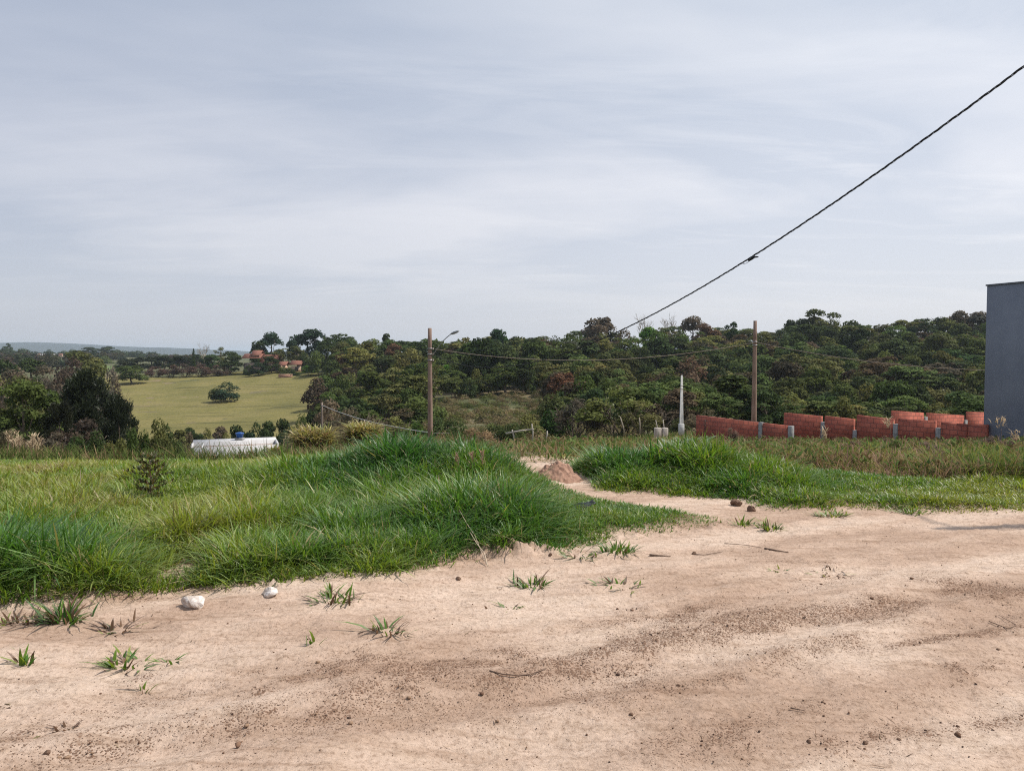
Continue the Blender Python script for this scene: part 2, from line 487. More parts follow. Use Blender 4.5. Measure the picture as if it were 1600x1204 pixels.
streak([(1030, 1112), (1150, 1092), (1260, 1080)], .06, .6)
streak([(1500, 1080), (1620, 1060)], .12, .8)
streak([(1300, 1200), (1450, 1170), (1620, 1140)], .12, .7)
streak([(0, 1200), (140, 1165), (260, 1140)], .14, .7)
streak([(200, 1100), (330, 1080), (420, 1085)], .05, .5)
streak([(150, 960), (230, 963), (330, 945), (420, 935), (520, 925)], .06, .9)
streak([(-30, 975), (40, 970), (110, 965)], .10, .8)
streak([(690, 1020), (790, 1012)], .06, .5)
streak([(1160, 890), (1300, 893)], .04, .5)
streak([(640, 1180), (900, 1120), (1100, 1085), (1300, 1030), (1500, 985), (1640, 960)], .16, .55)
streak([(900, 1000), (1050, 965), (1250, 930), (1450, 905)], .16, .45)
streak([(100, 1230), (400, 1140), (700, 1075)], .22, .5)
streak([(1050, 1210), (1350, 1130), (1640, 1070)], .14, .5)
crumb = np.clip(crumb * (.15 + 1.6 * smooth(.3, .72, .6 * fbm(S * 1.6, W * 5, 72, 5) + .4 * fbm(X * 9, Y * 9, 76, 4))), 0, 1) * bare
Z += crumb * smooth(.5, .72, fbm(X * 30, Y * 30, 73, 2)) * .008
pale = fbm(S * .9, W * 2.6, 75, 4)
cc = np.stack([crumb, lotm, pale], -1).reshape(-1, 3)
ny, nx = X.shape
V = np.stack([X, Y, Z], -1).reshape(-1, 3)
ii, jj = np.meshgrid(np.arange(ny - 1), np.arange(nx - 1), indexing='ij')
Q = np.stack([ii * nx + jj, ii * nx + jj + 1, (ii + 1) * nx + jj + 1, (ii + 1) * nx + jj], -1).reshape(-1, 4)
RZ = Z
def onroad(x, y):
    i = int(np.clip(np.searchsorted(gy, y), 1, ny - 1)); j = int(np.clip(np.searchsorted(gx, x), 1, nx - 1))
    return float(RZ[i - 1:i + 1, j - 1:j + 1].mean())
def roadpx(px, py):
    """where the photo point lies on the road sheet"""
    x, y = flat(px, py)
    u, w = ray(px, py)
    for _ in range(12):
        z = onroad(x, y) if (-8.9 < x < 11.9 and y < 13.4) else float(H(x, y))
        y = .5 * y + .5 * (z - EYE) / w; x = u * y
    return Vector((x, y, z))
m, nt = newmat('dry_dirt_road')
at_ = nt.n('ShaderNodeAttribute', attribute_name='Col'); sp = nt.n('ShaderNodeSeparateColor'); nt.l(at_.outputs['Color'], sp.inputs[0])
v = coords(nt, 'Object')
vs = coords(nt, 'Object', (1, 3.2, 1), (0, 0, math.radians(-25)))
pal = ramp(nt, sp.outputs[2], [(.3, (.42, .302, .228)), (.5, (.515, .388, .303)), (.7, (.575, .452, .363))])
fine = ramp(nt, noise(nt, vs, 5, 9, .68), [(.28, (.66, .61, .57)), (.42, (.93, .92, .90)), (.55, (1, 1, 1)), (.75, (1.08, 1.07, 1.06))])
c = mixc(nt, 1.0, pal.outputs[0], fine.outputs[0], 'MULTIPLY')
grit = ramp(nt, noise(nt, v, 42, 6, .72), [(.36, (.58, .53, .49)), (.455, (.90, .885, .87)), (.54, (1.02, 1.02, 1.02)), (.66, (1.12, 1.12, 1.12))])
c = mixc(nt, .85, c, grit.outputs[0], 'MULTIPLY')
vt = coords(nt, 'Object', (.55, 7.5, 1), (0, 0, math.radians(-25)))
trk = ramp(nt, noise(nt, vt, 2.1, 7, .66, .6), [(.32, (.70, .64, .59)), (.45, (.97, .96, .95)), (.7, (1.05, 1.05, 1.05))])
c = mixc(nt, .8, c, trk.outputs[0], 'MULTIPLY')
# loose crumbs: small dark grains whose number follows the crumb mask
def grains(scale, lo, gain):
    vo = nt.n('ShaderNodeTexVoronoi', i_Scale=scale, i_Randomness=1.0); nt.l(v, vo.inputs['Vector'])
    nn = noise(nt, v, scale * .45, 3, .6)
    a = nt.n('ShaderNodeMath', operation='MULTIPLY_ADD', i_1=gain, i_2=lo); nt.l(sp.outputs[0], a.inputs[0])
    s_ = nt.n('ShaderNodeMath', operation='SUBTRACT'); nt.l(a.outputs[0], s_.inputs[0]); nt.l(vo.outputs['Distance'], s_.inputs[1])
    b_ = nt.n('ShaderNodeMath', operation='MULTIPLY_ADD', i_1=.9, i_2=-.45); nt.l(nn, b_.inputs[0])
    q = nt.n('ShaderNodeMath', operation='ADD'); nt.l(s_.outputs[0], q.inputs[0]); nt.l(b_.outputs[0], q.inputs[1])
    r_ = nt.n('ShaderNodeMapRange', i_1=0.0, i_2=.12); nt.l(q.outputs[0], r_.inputs[0])
    return r_.outputs[0]
g1 = grains(95, .085, .40); g2 = grains(38, .015, .33)
dk = ramp(nt, noise(nt, v, 60, 3, .6), [(.3, (.15, .09, .062)), (.7, (.30, .19, .132))])
c = mixc(nt, g1, c, dk.outputs[0]); c = mixc(nt, g2, c, dk.outputs[0])
tint = nt.n('ShaderNodeMath', operation='MULTIPLY', i_1=.36); nt.l(sp.outputs[0], tint.inputs[0])
c = mixc(nt, tint.outputs[0], c, (.23, .135, .085))
soil = ramp(nt, noise(nt, v, 8, 8, .65), [(.3, (.13, .085, .05)), (.7, (.25, .17, .105))])
c = mixc(nt, sp.outputs[1], c, soil.outputs[0])
hb = nt.n('ShaderNodeMath', operation='MULTIPLY_ADD', i_1=.5); nt.l(g1, hb.inputs[0]); nt.l(noise(nt, v, 45, 8, .7), hb.inputs[2])
finish(nt, c, .95, hb.outputs[0], .9, .014, .15)
tag(link('dirt_road', mesh_np('dirt_road', V, Q, col=cc, mat=m, smooth_=True)), 'pale sandy dirt road with crumbly wheel tracks', kind='structure')

# ------------------------------------------------------------------ pasture on the far slope
PP = [(-.53, 345), (-.50, 338), (-.455, 345), (-.40, 355), (-.345, 362), (-.30, 352), (-.255, 340), (-.235, 300), (-.24, 255), (-.25, 222), (-.28, 196), (-.33, 176), (-.40, 166), (-.47, 170), (-.52, 185), (-.545, 230), (-.545, 300)]
PASTURE = [(u * d, d) for u, d in PP]
us = np.linspace(-.60, -.20, 150); ds = np.linspace(150, 380, 150)
U, D = np.meshgrid(us, ds); X, Y = U * D, D
inside = inpoly(X, Y, PASTURE)
Z = H(X, Y) + .12 + (fbm(X / 6, Y / 2.2, 81, 3) - .5) * .35
n_ = len(us); ii, jj = np.meshgrid(np.arange(149), np.arange(149), indexing='ij')
Q = np.stack([ii * n_ + jj, ii * n_ + jj + 1, (ii + 1) * n_ + jj + 1, (ii + 1) * n_ + jj], -1).reshape(-1, 4)
keep = inside.ravel()[Q].sum(1) >= 2
Q = Q[keep]; used = np.unique(Q); mp_ = np.full(X.size, -1); mp_[used] = np.arange(len(used))
V = np.stack([X, Y, Z], -1).reshape(-1, 3)[used]; Q = mp_[Q]
m, nt = newmat('dry_pasture')
v = coords(nt, 'Object')
vt = coords(nt, 'Object', (.06, .55, 1), (0, 0, math.radians(6)))
a = ramp(nt, noise(nt, v, .06, 6, .6), [(.3, (.125, .118, .034)), (.5, (.165, .147, .047)), (.7, (.20, .168, .066))])
b = ramp(nt, noise(nt, vt, .35, 5, .62, 1.0), [(.33, (.52, .55, .50)), (.45, (.98, .98, .98)), (.7, (1.08, 1.07, 1.0))])
c = mixc(nt, 1.0, a.outputs[0], b.outputs[0], 'MULTIPLY')
t_ = ramp(nt, noise(nt, v, 1.3, 4, .7), [(.3, (.55, .58, .52)), (.55, (1.1, 1.08, 1.04))])
c = mixc(nt, .8, c, t_.outputs[0], 'MULTIPLY')
finish(nt, c, .95, noise(nt, v, 1.2, 6, .7), .8, .3)
tag(link('pasture', mesh_np('pasture', V, Q, mat=m, smooth_=True)), 'yellow green pasture on the far slope', kind='structure')

# ------------------------------------------------------------------ blue hills on the horizon
hx = np.linspace(-1.6, .9, 220)
prof = 1 * (14 + 92 * np.exp(-((hx + .62) / .15) ** 2) + 95 * np.exp(-((hx + .95) / .16) ** 2) + 26 * np.exp(-((hx + .42) / .08) ** 2) + 12 * fbm(hx * 9, hx * 0, 91, 4) - 8)
rows = []
for k, (dd, f) in enumerate(((5600, -.4), (5900, .25), (6300, .72), (6800, 1.0), (7600, .8), (9000, .2), (9600, -.5))):
    zz = prof * f + (fbm(hx * 30, hx * 0 + k * 3.1, 95, 3) - .5) * 9 - 6
    rows.append(np.stack([hx * dd, np.full_like(hx, dd), zz], -1))
V = np.vstack(rows); n_ = len(hx)
ii, jj = np.meshgrid(np.arange(6), np.arange(n_ - 1), indexing='ij')
Q = np.stack([ii * n_ + jj, ii * n_ + jj + 1, (ii + 1) * n_ + jj + 1, (ii + 1) * n_ + jj], -1).reshape(-1, 4)
M_HILL = simple('wooded_hill', (.010, .018, .020), (.024, .034, .032), .012, .95, 0)
tag(link('hills', mesh_np('hills', V, Q, mat=M_HILL, smooth_=True)), 'low wooded hills on the horizon', kind='structure')

# ------------------------------------------------------------------ camera, sun, sky, air
cam = bpy.data.cameras.new('camera'); co = bpy.data.objects.new('camera', cam); COL.objects.link(co)
cam.sensor_width = 36; cam.lens = 36 * F / 1600; cam.clip_start = .05; cam.clip_end = 40000
co.location = (0, 0, EYE); co.rotation_euler = (PI / 2 - PITCH, 0, 0)
SC.camera = co
SUN_EL, SUN_AZ = math.radians(54), math.radians(82)      # azimuth clockwise from +Y
sd = Vector((math.cos(SUN_EL) * math.sin(SUN_AZ), math.cos(SUN_EL) * math.cos(SUN_AZ), math.sin(SUN_EL)))
L = bpy.data.lights.new('sun', 'SUN'); L.energy = 4.7; L.angle = math.radians(.53); L.color = (1, .94, .86)
lo = bpy.data.objects.new('sun', L); COL.objects.link(lo)
lo.rotation_euler = (-sd).to_track_quat('-Z', 'Y').to_euler(); lo.location = (20, 0, 40)

w = bpy.data.worlds.new('World'); SC.world = w; w.use_nodes = True
nt = NT(w)
sky = nt.n('ShaderNodeTexSky', sky_type='NISHITA', sun_disc=False, sun_elevation=SUN_EL, sun_rotation=SUN_AZ, air_density=1.0, dust_density=3.0, ozone_density=1.6, altitude=500)
tc = nt.n('ShaderNodeTexCoord')
sx = nt.n('ShaderNodeSeparateXYZ'); nt.l(tc.outputs['Generated'], sx.inputs[0])
zz = nt.n('ShaderNodeMath', operation='MAXIMUM', i_1=0.0); nt.l(sx.outputs[2], zz.inputs[0])
za = nt.n('ShaderNodeMath', operation='ADD', i_1=.10); nt.l(zz.outputs[0], za.inputs[0])
dv = nt.n('ShaderNodeVectorMath', operation='DIVIDE'); nt.l(tc.outputs['Generated'], dv.inputs[0])
cb = nt.n('ShaderNodeCombineXYZ', i_2=1.0); nt.l(za.outputs[0], cb.inputs[0]); nt.l(za.outputs[0], cb.inputs[1]); nt.l(cb.outputs[0], dv.inputs[1])
def cl(scale, rot, loc, sc, det, rough, dist):
    mp = nt.n('ShaderNodeMapping'); mp.inputs['Scale'].default_value = scale; mp.inputs['Rotation'].default_value = (0, 0, math.radians(rot)); mp.inputs['Location'].default_value = loc
    nt.l(dv.outputs[0], mp.inputs[0]); return noise(nt, mp.outputs[0], sc, det, rough, dist)
broad = nt.n('ShaderNodeMapRange', i_1=.44, i_2=.62); nt.l(cl((.55, .8, 0), 12, (3.1, 1.2, 0), .75, 5, .55, .4), broad.inputs[0])
wisp = nt.n('ShaderNodeMapRange', i_1=.50, i_2=.74); nt.l(cl((.5, 1.5, 0), -14, (1.7, .4, 0), 1.3, 8, .62, 1.2), wisp.inputs[0])
# a thin high veil, brighter towards the sun (right) and the horizon
gx_ = nt.n('ShaderNodeMapRange', i_1=-.60, i_2=.34); nt.l(sx.outputs[0], gx_.inputs[0])
gz_ = nt.n('ShaderNodeMapRange', i_1=.02, i_2=.40); nt.l(sx.outputs[2], gz_.inputs[0])
lowc = mixc(nt, gx_.outputs[0], (7.3, 7.55, 8.5), (9.4, 9.45, 10.2))
topc = mixc(nt, gx_.outputs[0], (4.6, 5.3, 6.75), (7.7, 8.35, 9.4))
veil = mixc(nt, gz_.outputs[0], lowc, topc)
c = mixc(nt, .72, sky.outputs[0], veil)
cl1 = mixc(nt, 1.0, c, (1.30, 1.23, 1.15), 'MULTIPLY')
cl2 = mixc(nt, 1.0, c, (1.42, 1.33, 1.22), 'MULTIPLY')
k1 = nt.n('ShaderNodeMath', operation='MULTIPLY', i_1=.95); nt.l(broad.outputs[0], k1.inputs[0])
k2 = nt.n('ShaderNodeMath', operation='MULTIPLY', i_1=.5); nt.l(wisp.outputs[0], k2.inputs[0])
fd = nt.n('ShaderNodeMapRange', i_1=.03, i_2=.16); nt.l(sx.outputs[2], fd.inputs[0])
k1f = nt.n('ShaderNodeMath', operation='MULTIPLY'); nt.l(k1.outputs[0], k1f.inputs[0]); nt.l(fd.outputs[0], k1f.inputs[1])
k2f = nt.n('ShaderNodeMath', operation='MULTIPLY'); nt.l(k2.outputs[0], k2f.inputs[0]); nt.l(fd.outputs[0], k2f.inputs[1])
c = mixc(nt, k1f.outputs[0], c, cl1)
c = mixc(nt, k2f.outputs[0], c, cl2)
bg = nt.n('ShaderNodeBackground', i_Strength=.095); nt.l(c, bg.inputs[0])
o = nt.n('ShaderNodeOutputWorld'); nt.l(bg.outputs[0], o.inputs[0])

HAZE = True
if HAZE:
    b = MB(); b.box((0, 0, 27.5), (34000, 34000, 145))
    m = bpy.data.materials.new('thin_haze'); m.use_nodes = True; nt = NT(m)
    pv = nt.n('ShaderNodeVolumePrincipled', i_Density=.95e-4, i_Anisotropy=.25)
    pv.inputs['Color'].default_value = (.74, .86, 1.0, 1)
    o = nt.n('ShaderNodeOutputMaterial'); nt.l(pv.outputs[0], o.inputs['Volume'])
    tag(b.build('haze', m), 'thin pale haze over the valley', kind='stuff')

SC.render.engine = 'CYCLES'
SC.view_settings.view_transform = 'Standard'; SC.view_settings.look = 'None'
SC.view_settings.exposure = 0.0; SC.view_settings.gamma = 1
SC.cycles.use_denoising = False
SC.cycles.max_bounces = 6; SC.cycles.diffuse_bounces = 3; SC.cycles.glossy_bounces = 2; SC.cycles.transmission_bounces = 3
SC.cycles.volume_bounces = 1; SC.cycles.transparent_max_bounces = 4
SC.cycles.use_adaptive_sampling = False; SC.cycles.pixel_filter_type = 'BLACKMAN_HARRIS'; SC.cycles.filter_width = 1.1
# ------------------------------------------------------------------ grass
def blades(P, h, wd, az, lean, droop, col, tipcol=None, tw=None, rng=RNG):
    """P (n,3) roots; each blade is a tapering arched strip of 3 quads"""
    n = len(P)
    t = np.array([0, .38, .74, 1.0])
    tw = rng.normal(0, .5, n) if tw is None else tw
    d = np.stack([np.cos(az), np.sin(az)], -1)
    out = h[:, None] * (lean[:, None] * t + droop[:, None] * t ** 2.2)
    up = h[:, None] * (t - .55 * (lean[:, None] * .35 + droop[:, None] * .9) * t ** 2)
    sa = az + PI / 2 + tw
    side = np.stack([np.cos(sa), np.sin(sa), np.zeros(n)], -1)
    wt = np.array([.75, 1.0, .66, .06])
    C = np.stack([P[:, None, 0] + out * d[:, None, 0], P[:, None, 1] + out * d[:, None, 1], P[:, None, 2] + up], -1)
    off = side[:, None, :] * (wd[:, None] * wt * .5)[:, :, None]
    V = np.stack([C - off, C + off], 2).reshape(n, 8, 3)
    base = (np.arange(n) * 8)[:, None, None]
    q = np.array([[0, 1, 3, 2], [2, 3, 5, 4], [4, 5, 7, 6]])[None]
    Q = (base + q).reshape(-1, 4)
    tipcol = col * 1.12 if tipcol is None else tipcol
    k = np.repeat(np.array([0., .35, .75, 1.0]), 2)[None, :, None]
    Cc = col[:, None, :] * (1 - k) + tipcol[:, None, :] * k
    # basal sheath is paler and yellower
    Cc[:, :2, :] = Cc[:, :2, :] * .6 + np.array([.12, .11, .05]) * .4
    return V.reshape(-1, 3), Q, Cc.reshape(-1, 3)

PAL = np.array([[.046, .118, .038], [.066, .164, .032], [.118, .208, .032], [.19, .25, .038], [.26, .26, .06], [.40, .31, .18]])
def pal(t):
    t = np.clip(t, 0, 1) * (len(PAL) - 1)
    i = np.clip(t.astype(int), 0, len(PAL) - 2); f = (t - i)[:, None]
    return PAL[i] * (1 - f) + PAL[i + 1] * f

def rootz(x, y):
    """height of the road sheet or the ground under many points"""
    z = H(x, y)
    ins = (x > -8.9) & (x < 11.9) & (y > -3.9) & (y < 13.4)
    i = np.clip(np.searchsorted(gy, y), 1, ny - 1); j = np.clip(np.searchsorted(gx, x), 1, nx - 1)
    return np.where(ins, RZ[i, j], z) - .012

def tufted(x, y, spread, per, rng=RNG):
    """each tuft centre gets 'per' blades leaning outwards"""
    n = len(x)
    ox = rng.normal(0, 1, (n, per)) ; oy = rng.normal(0, 1, (n, per))
    s = spread[:, None] if np.ndim(spread) else spread
    bx = (x[:, None] + ox * s); by = (y[:, None] + oy * s)
    rad = np.hypot(ox, oy)
    az = np.arctan2(oy, ox) + rng.normal(0, .95, (n, per))
    return bx.ravel(), by.ravel(), rad.ravel(), az.ravel(), np.repeat(np.arange(n), per)

def tallness(x, y):
    """blade length over the lush lots (m)"""
    h = (.115 + .135 * fbm(x * .9, y * .9, 101, 3)) * (1 - .42 * smooth(9.5, 12, y)) * (1 - .5 * smooth(3.0, 3.9, x)) + .10 * smooth(.55, .8, fbm(x * 2.3, y * 2.3, 103, 2)) * smooth(11, 9, y) * (x < 1.2)
    for cx_, cy_, a, sx_, sy_ in ((-1.25, 9.5, .12, 1.1, .6), (-.2, 6.75, .17, .7, .5), (-2.1, 5.35, .10, .35, .3), (-3.6, 5.1, .12, 1.0, .3), (.3, 8.8, .06, .8, .6),
                                  (2.3, 9.9, .11, .7, .45), (1.3, 10.2, .07, .5, .4), (3.2, 9.4, .06, .7, .4), (-1.0, 7.8, .05, 1.2, .5)):
        h = h + a * np.exp(-((x - cx_) / sx_) ** 2 - ((y - cy_) / sy_) ** 2)
    return h

def lush(poly, ntuft, box, seed, name, label, dens, tone, low):
    rng = np.random.default_rng(seed)
    xs, ys = [], []
    tot = 0
    while tot < ntuft:
        x = rng.uniform(box[0], box[1], 60000); y = rng.uniform(box[2], box[3], 60000)
        k = (inpoly(x, y, poly) | ((polydist(x, y, poly) < .10) & (y < 9))) & (np.abs(x) < .80 * y + 1.2)
        k &= rng.random(60000) < dens(x, y)
        x, y = x[k], y[k]
        dd = polydist(x, y, poly)
        # ragged edge: the outermost tufts thin out
        gap = fbm(x * 2.6, y * 2.6, 7, 3)
        dd = np.where(inpoly(x, y, poly), dd, -dd)
        k = rng.random(len(x)) < smooth(-.12, .10, dd + (gap - .45) * .45)
        hx_, hy_ = flat(288, 912)
        k &= ((x - hx_) / .13) ** 2 + ((y - hy_) / .30) ** 2 > 1 + .6 * (gap - .5)
        x, y = x[k], y[k]
        xs.append(x); ys.append(y); tot += len(x)
    x = np.concatenate(xs)[:ntuft]; y = np.concatenate(ys)[:ntuft]
    dd = polydist(x, y, poly); dd = np.where(inpoly(x, y, poly), dd, 0)
    d_ = np.hypot(x, y)
    lod = np.clip(d_ / 7.0, .8, 2.6)
    per = 15
    bx, by, rad, az, ti = tufted(x, y, .045 * np.sqrt(lod), per, rng)
    n = len(bx)
    ed = smooth(0, .35, dd) * .5 + .5
    th = tallness(x, y) * low(x, y) * ed * rng.uniform(.75, 1.25, len(x))
    clump = .62 + .76 * fbm(x * 3.4, y * 3.4, 105, 2)
    h = (th * clump)[ti] * rng.uniform(.5, 1.25, n)
    lean = np.clip(.10 + .22 * rad + rng.normal(0, .2, n), -.2, 1.2)
    # prevailing lean to the right and forward at rims
    droop = np.clip(rng.normal(.42, .28, n), 0, 1.3)
    flatp = rng.random(n) < .14
    lean[flatp] += rng.uniform(.3, .8, flatp.sum())
    wd = rng.uniform(.007, .0165, n) * np.clip(lod[ti], 1, 2.2) * np.clip(.6 + h, .6, 1.1)
    tv = np.clip(tone(x, y) + .30 * (fbm(x * 2.0, y * 2.0, 107, 2) - .5) + rng.normal(0, .06, len(x)), 0, 1)[ti] + rng.normal(0, .06, n)
    dead = rng.random(n) < .05
    tv[dead] = rng.uniform(.8, 1.0, dead.sum())
    col = pal(tv) * rng.uniform(.68, 1.25, n)[:, None]
    P = np.stack([bx, by, rootz(bx, by)], -1)
    V, Q, C = blades(P, h, wd, az, lean, droop, col, rng=rng)
    me = mesh_np(name, V, Q, col=C, mat=M_BLADE)
    return tag(link(name, me), label, kind='stuff')

def toneL(x, y):
    t = .47 + .68 * (fbm(x * .55 + 3, y * .55, 121, 3) - .5)
    t = t + .20 * np.exp(-((x + 4.6) / 1.5) ** 2 - ((y - 7.6) / .9) ** 2) + .16 * np.exp(-((x + 6.5) / 3) ** 2 - ((y - 11) / 1.5) ** 2)
    t = t + .14 * np.exp(-((x + 2.6) / 1.0) ** 2 - ((y - 7.2) / .6) ** 2)
    t = t + .10 * smooth(-1.2, -3.2, x) * smooth(5.6, 6.6, y)
    t = t - .26 * np.exp(-((x + 1.1) / 1.7) ** 2 - ((y - 9.4) / .9) ** 2) - .16 * np.exp(-((x + .1) / .8) ** 2 - ((y - 6.8) / .6) ** 2)
    md = smooth(-2.7, -1.5, x + .22 * (y - 7)) * smooth(5.2, 5.9, y - .25 * x)
    t = t * (1 - .55 * md) + .55 * md * (.20 + .34 * (fbm(x * 1.1, y * 1.1, 123, 3) - .5))
    t = t - .22 * np.exp(-((x + 3.4) / 1.3) ** 2 - ((y - 5.2) / .35) ** 2) + .06 * smooth(11, 14, y)
    return np.clip(t, .04, .72)
def toneR(x, y):
    t = .36 + .5 * (fbm(x * .7 + 9, y * .7, 131, 3) - .5)
    t = t - .14 * np.exp(-((x - 2.2) / 1.2) ** 2 - ((y - 10.1) / .6) ** 2) + .14 * smooth(8.8, 8.0, y) + .16 * smooth(3.0, 5, x)
    return np.clip(t, .08, .66)
dl = lambda x, y: np.clip((6.2 / np.hypot(x, y)) ** 1.7, .06, 1)
lush(POLY_L, 19500, (-22, 3.0, 2.6, 17), 1, 'grass', 'tall lush green grass filling the lot left of the sandy path', dl, toneL, lambda x, y: 1 - .60 * smooth(-.25, .9, x + .12 * (y - 7)))
lush(POLY_R, 6200, (.5, 14, 7.4, 11.7), 2, 'grass', 'lush green grass bank right of the sandy path', lambda x, y: np.clip((9 / np.hypot(x, y)) ** 1.7, .1, 1), toneR, lambda x, y: .92 - .25 * smooth(8.9, 8.2, y))

# dry weedy grass behind, towards the brick walls
def dry():
    rng = np.random.default_rng(5)
    xs, ys = [], []; tot = 0; want = 9500
    while tot < want:
        y = 9.3 + (56 - 9.3) * rng.random(60000) ** 2.6
        x = rng.uniform(-.2, .82, 60000) * y
        k = inpoly(x, y, POLY_D) & (rng.random(60000) < .35 + .65 * smooth(.35, .6, fbm(x * .8, y * .8, 141, 3)))
        x, y = x[k], y[k]; xs.append(x); ys.append(y); tot += len(x)
    x = np.concatenate(xs)[:want]; y = np.concatenate(ys)[:want]
    lod = np.clip(y / 9, 1, 4.5)
    per = 12
    bx, by, rad, az, ti = tufted(x, y, .06 * lod ** .7, per, rng)
    n = len(bx)
    right = smooth(.10, .45, x / y)
    tall = fbm(x * .5, y * .5, 143, 3)
    th = (.05 + .23 * smooth(.3, .75, tall) + .02 * smooth(25, 45, y)) * (1 - .35 * smooth(13, 22, y)) * rng.uniform(.6, 1.45, len(x))
    th *= 1 - .45 * np.exp(-((x - .6) / 1.1) ** 2 - ((y - 11.8) / 1.2) ** 2)
    h = th[ti] * rng.uniform(.5, 1.35, n)
    lean = np.clip(.22 + .3 * rad + rng.normal(0, .45, n), -.6, 1.5)
    droop = np.clip(rng.normal(.45, .4, n), 0, 1.4)
    wd = rng.uniform(.006, .013, n) * lod[ti]
    g = fbm(x * .75 + 4, y * .55, 147, 4)
    greenish = smooth(.43, .58, g)
    isgreen = rng.random(n) < (.42 + .58 * greenish[ti] + .12 * (1 - right[ti]))
    straw = np.array([[.30, .215, .12], [.25, .185, .07], [.34, .24, .17], [.22, .15, .115]])[rng.integers(0, 4, n)]
    pink = np.array([.30, .19, .15])
    straw = straw * (1 - .45 * right[ti][:, None]) + pink * .45 * right[ti][:, None]
    gr = np.array([[.14, .18, .045], [.20, .22, .055], [.085, .155, .038], [.24, .23, .068]])[rng.integers(0, 4, n)]
    col = np.where(isgreen[:, None], gr, straw) * rng.uniform(.7, 1.25, n)[:, None]
    P = np.stack([bx, by, rootz(bx, by) - .02], -1)
    V, Q, C = blades(P, h, wd, az, lean, droop, col, rng=rng)
    # fine bent stalks with feathery tops
    ns = 2600
    y = 9.4 + 34 * rng.random(ns) ** 2; x = rng.uniform(-.05, .8, ns) * y
    k = inpoly(x, y, POLY_D); x, y = x[k], y[k]; ns = len(x)
    lod = np.clip(y / 9, 1, 4)
    V2, Q2, C2 = blades(np.stack([x, y, rootz(x, y)], -1), rng.uniform(.15, .42, ns), .006 * lod, rng.uniform(0, 6.3, ns), rng.normal(.15, .2, ns), np.abs(rng.normal(.2, .2, ns)),
                        np.array([.36, .25, .17]) * rng.uniform(.7, 1.2, (ns, 1)), rng=rng)
    # broad weed leaves
    nw = 18000
    y = 9.4 + 30 * rng.random(nw) ** 2; x = rng.uniform(-.05, .8, nw) * y
    k = inpoly(x, y, POLY_D) & (fbm(x * .9, y * .9, 149, 3) > .44); x, y = x[k], y[k]; nw = len(x)
    lod = np.clip(y / 9, 1, 3)
    V3, Q3, C3 = blades(np.stack([x, y, rootz(x, y) + rng.uniform(0, .22, nw)], -1), rng.uniform(.07, .16, nw), rng.uniform(.018, .035, nw) * lod, rng.uniform(0, 6.3, nw), rng.uniform(.4, 1.2, nw), rng.uniform(.1, .6, nw),
                        np.array([[.07, .12, .035], [.11, .14, .05], [.16, .12, .06]])[rng.integers(0, 3, nw)] * rng.uniform(.7, 1.2, (nw, 1)), rng=rng)
    o1 = len(V); o2 = o1 + len(V2)
    me = mesh_np('dry_grass', np.vstack([V, V2, V3]), np.vstack([Q, Q2 + o1, Q3 + o2]), col=np.vstack([C, C2, C3]), mat=M_DRY)
    tag(link('dry_grass', me), 'straw coloured dry grass and weeds in front of the brick walls', kind='stuff')
dry()

# rough herbage on the slope dropping away on the left and beyond the crest
def rough():
    rng = np.random.default_rng(6)
    n0 = 9000
    y = 14 + 66 * rng.random(n0) ** 1.5; x = rng.uniform(-.82, .3, n0) * y
    k = ~inpoly(x, y, POLY_D) & ~inpoly(x, y, POLY_L); x, y = x[k], y[k]
    per = 9; lod = np.clip(y / 8, 1.5, 6)
    bx, by, rad, az, ti = tufted(x, y, .08 * lod ** .8, per, rng)
    n = len(bx)
    g = fbm(x * .25, y * .25, 151, 3)
    h = (.25 + .55 * fbm(x * .3, y * .3, 153, 3))[ti] * rng.uniform(.5, 1.3, n)
    hp = 800 + x / y * F; h = h * np.where((y > 38) & (hp > 280) & (hp < 450), .35, 1.0)[ti]
    wd = rng.uniform(.007, .013, n) * lod[ti]
    a = smooth(.4, .62, g)[ti]
    isg = rng.random(n) < .3 + .6 * a
    col = np.where(isg[:, None], np.array([.085, .115, .035]), np.array([.22, .16, .09])) * rng.uniform(.6, 1.3, n)[:, None]
    P = np.stack([bx, by, rootz(bx, by) - .03], -1)
    V, Q, C = blades(P, h, wd, az, np.clip(.15 + .2 * rad + rng.normal(0, .2, n), -.2, 1.2), np.abs(rng.normal(.25, .2, n)), col, rng=rng)
    tag(link('herbage', mesh_np('herbage', V, Q, col=C, mat=M_DRY)), 'rough straw and green herbage on the slope below the lot', kind='stuff')
rough()

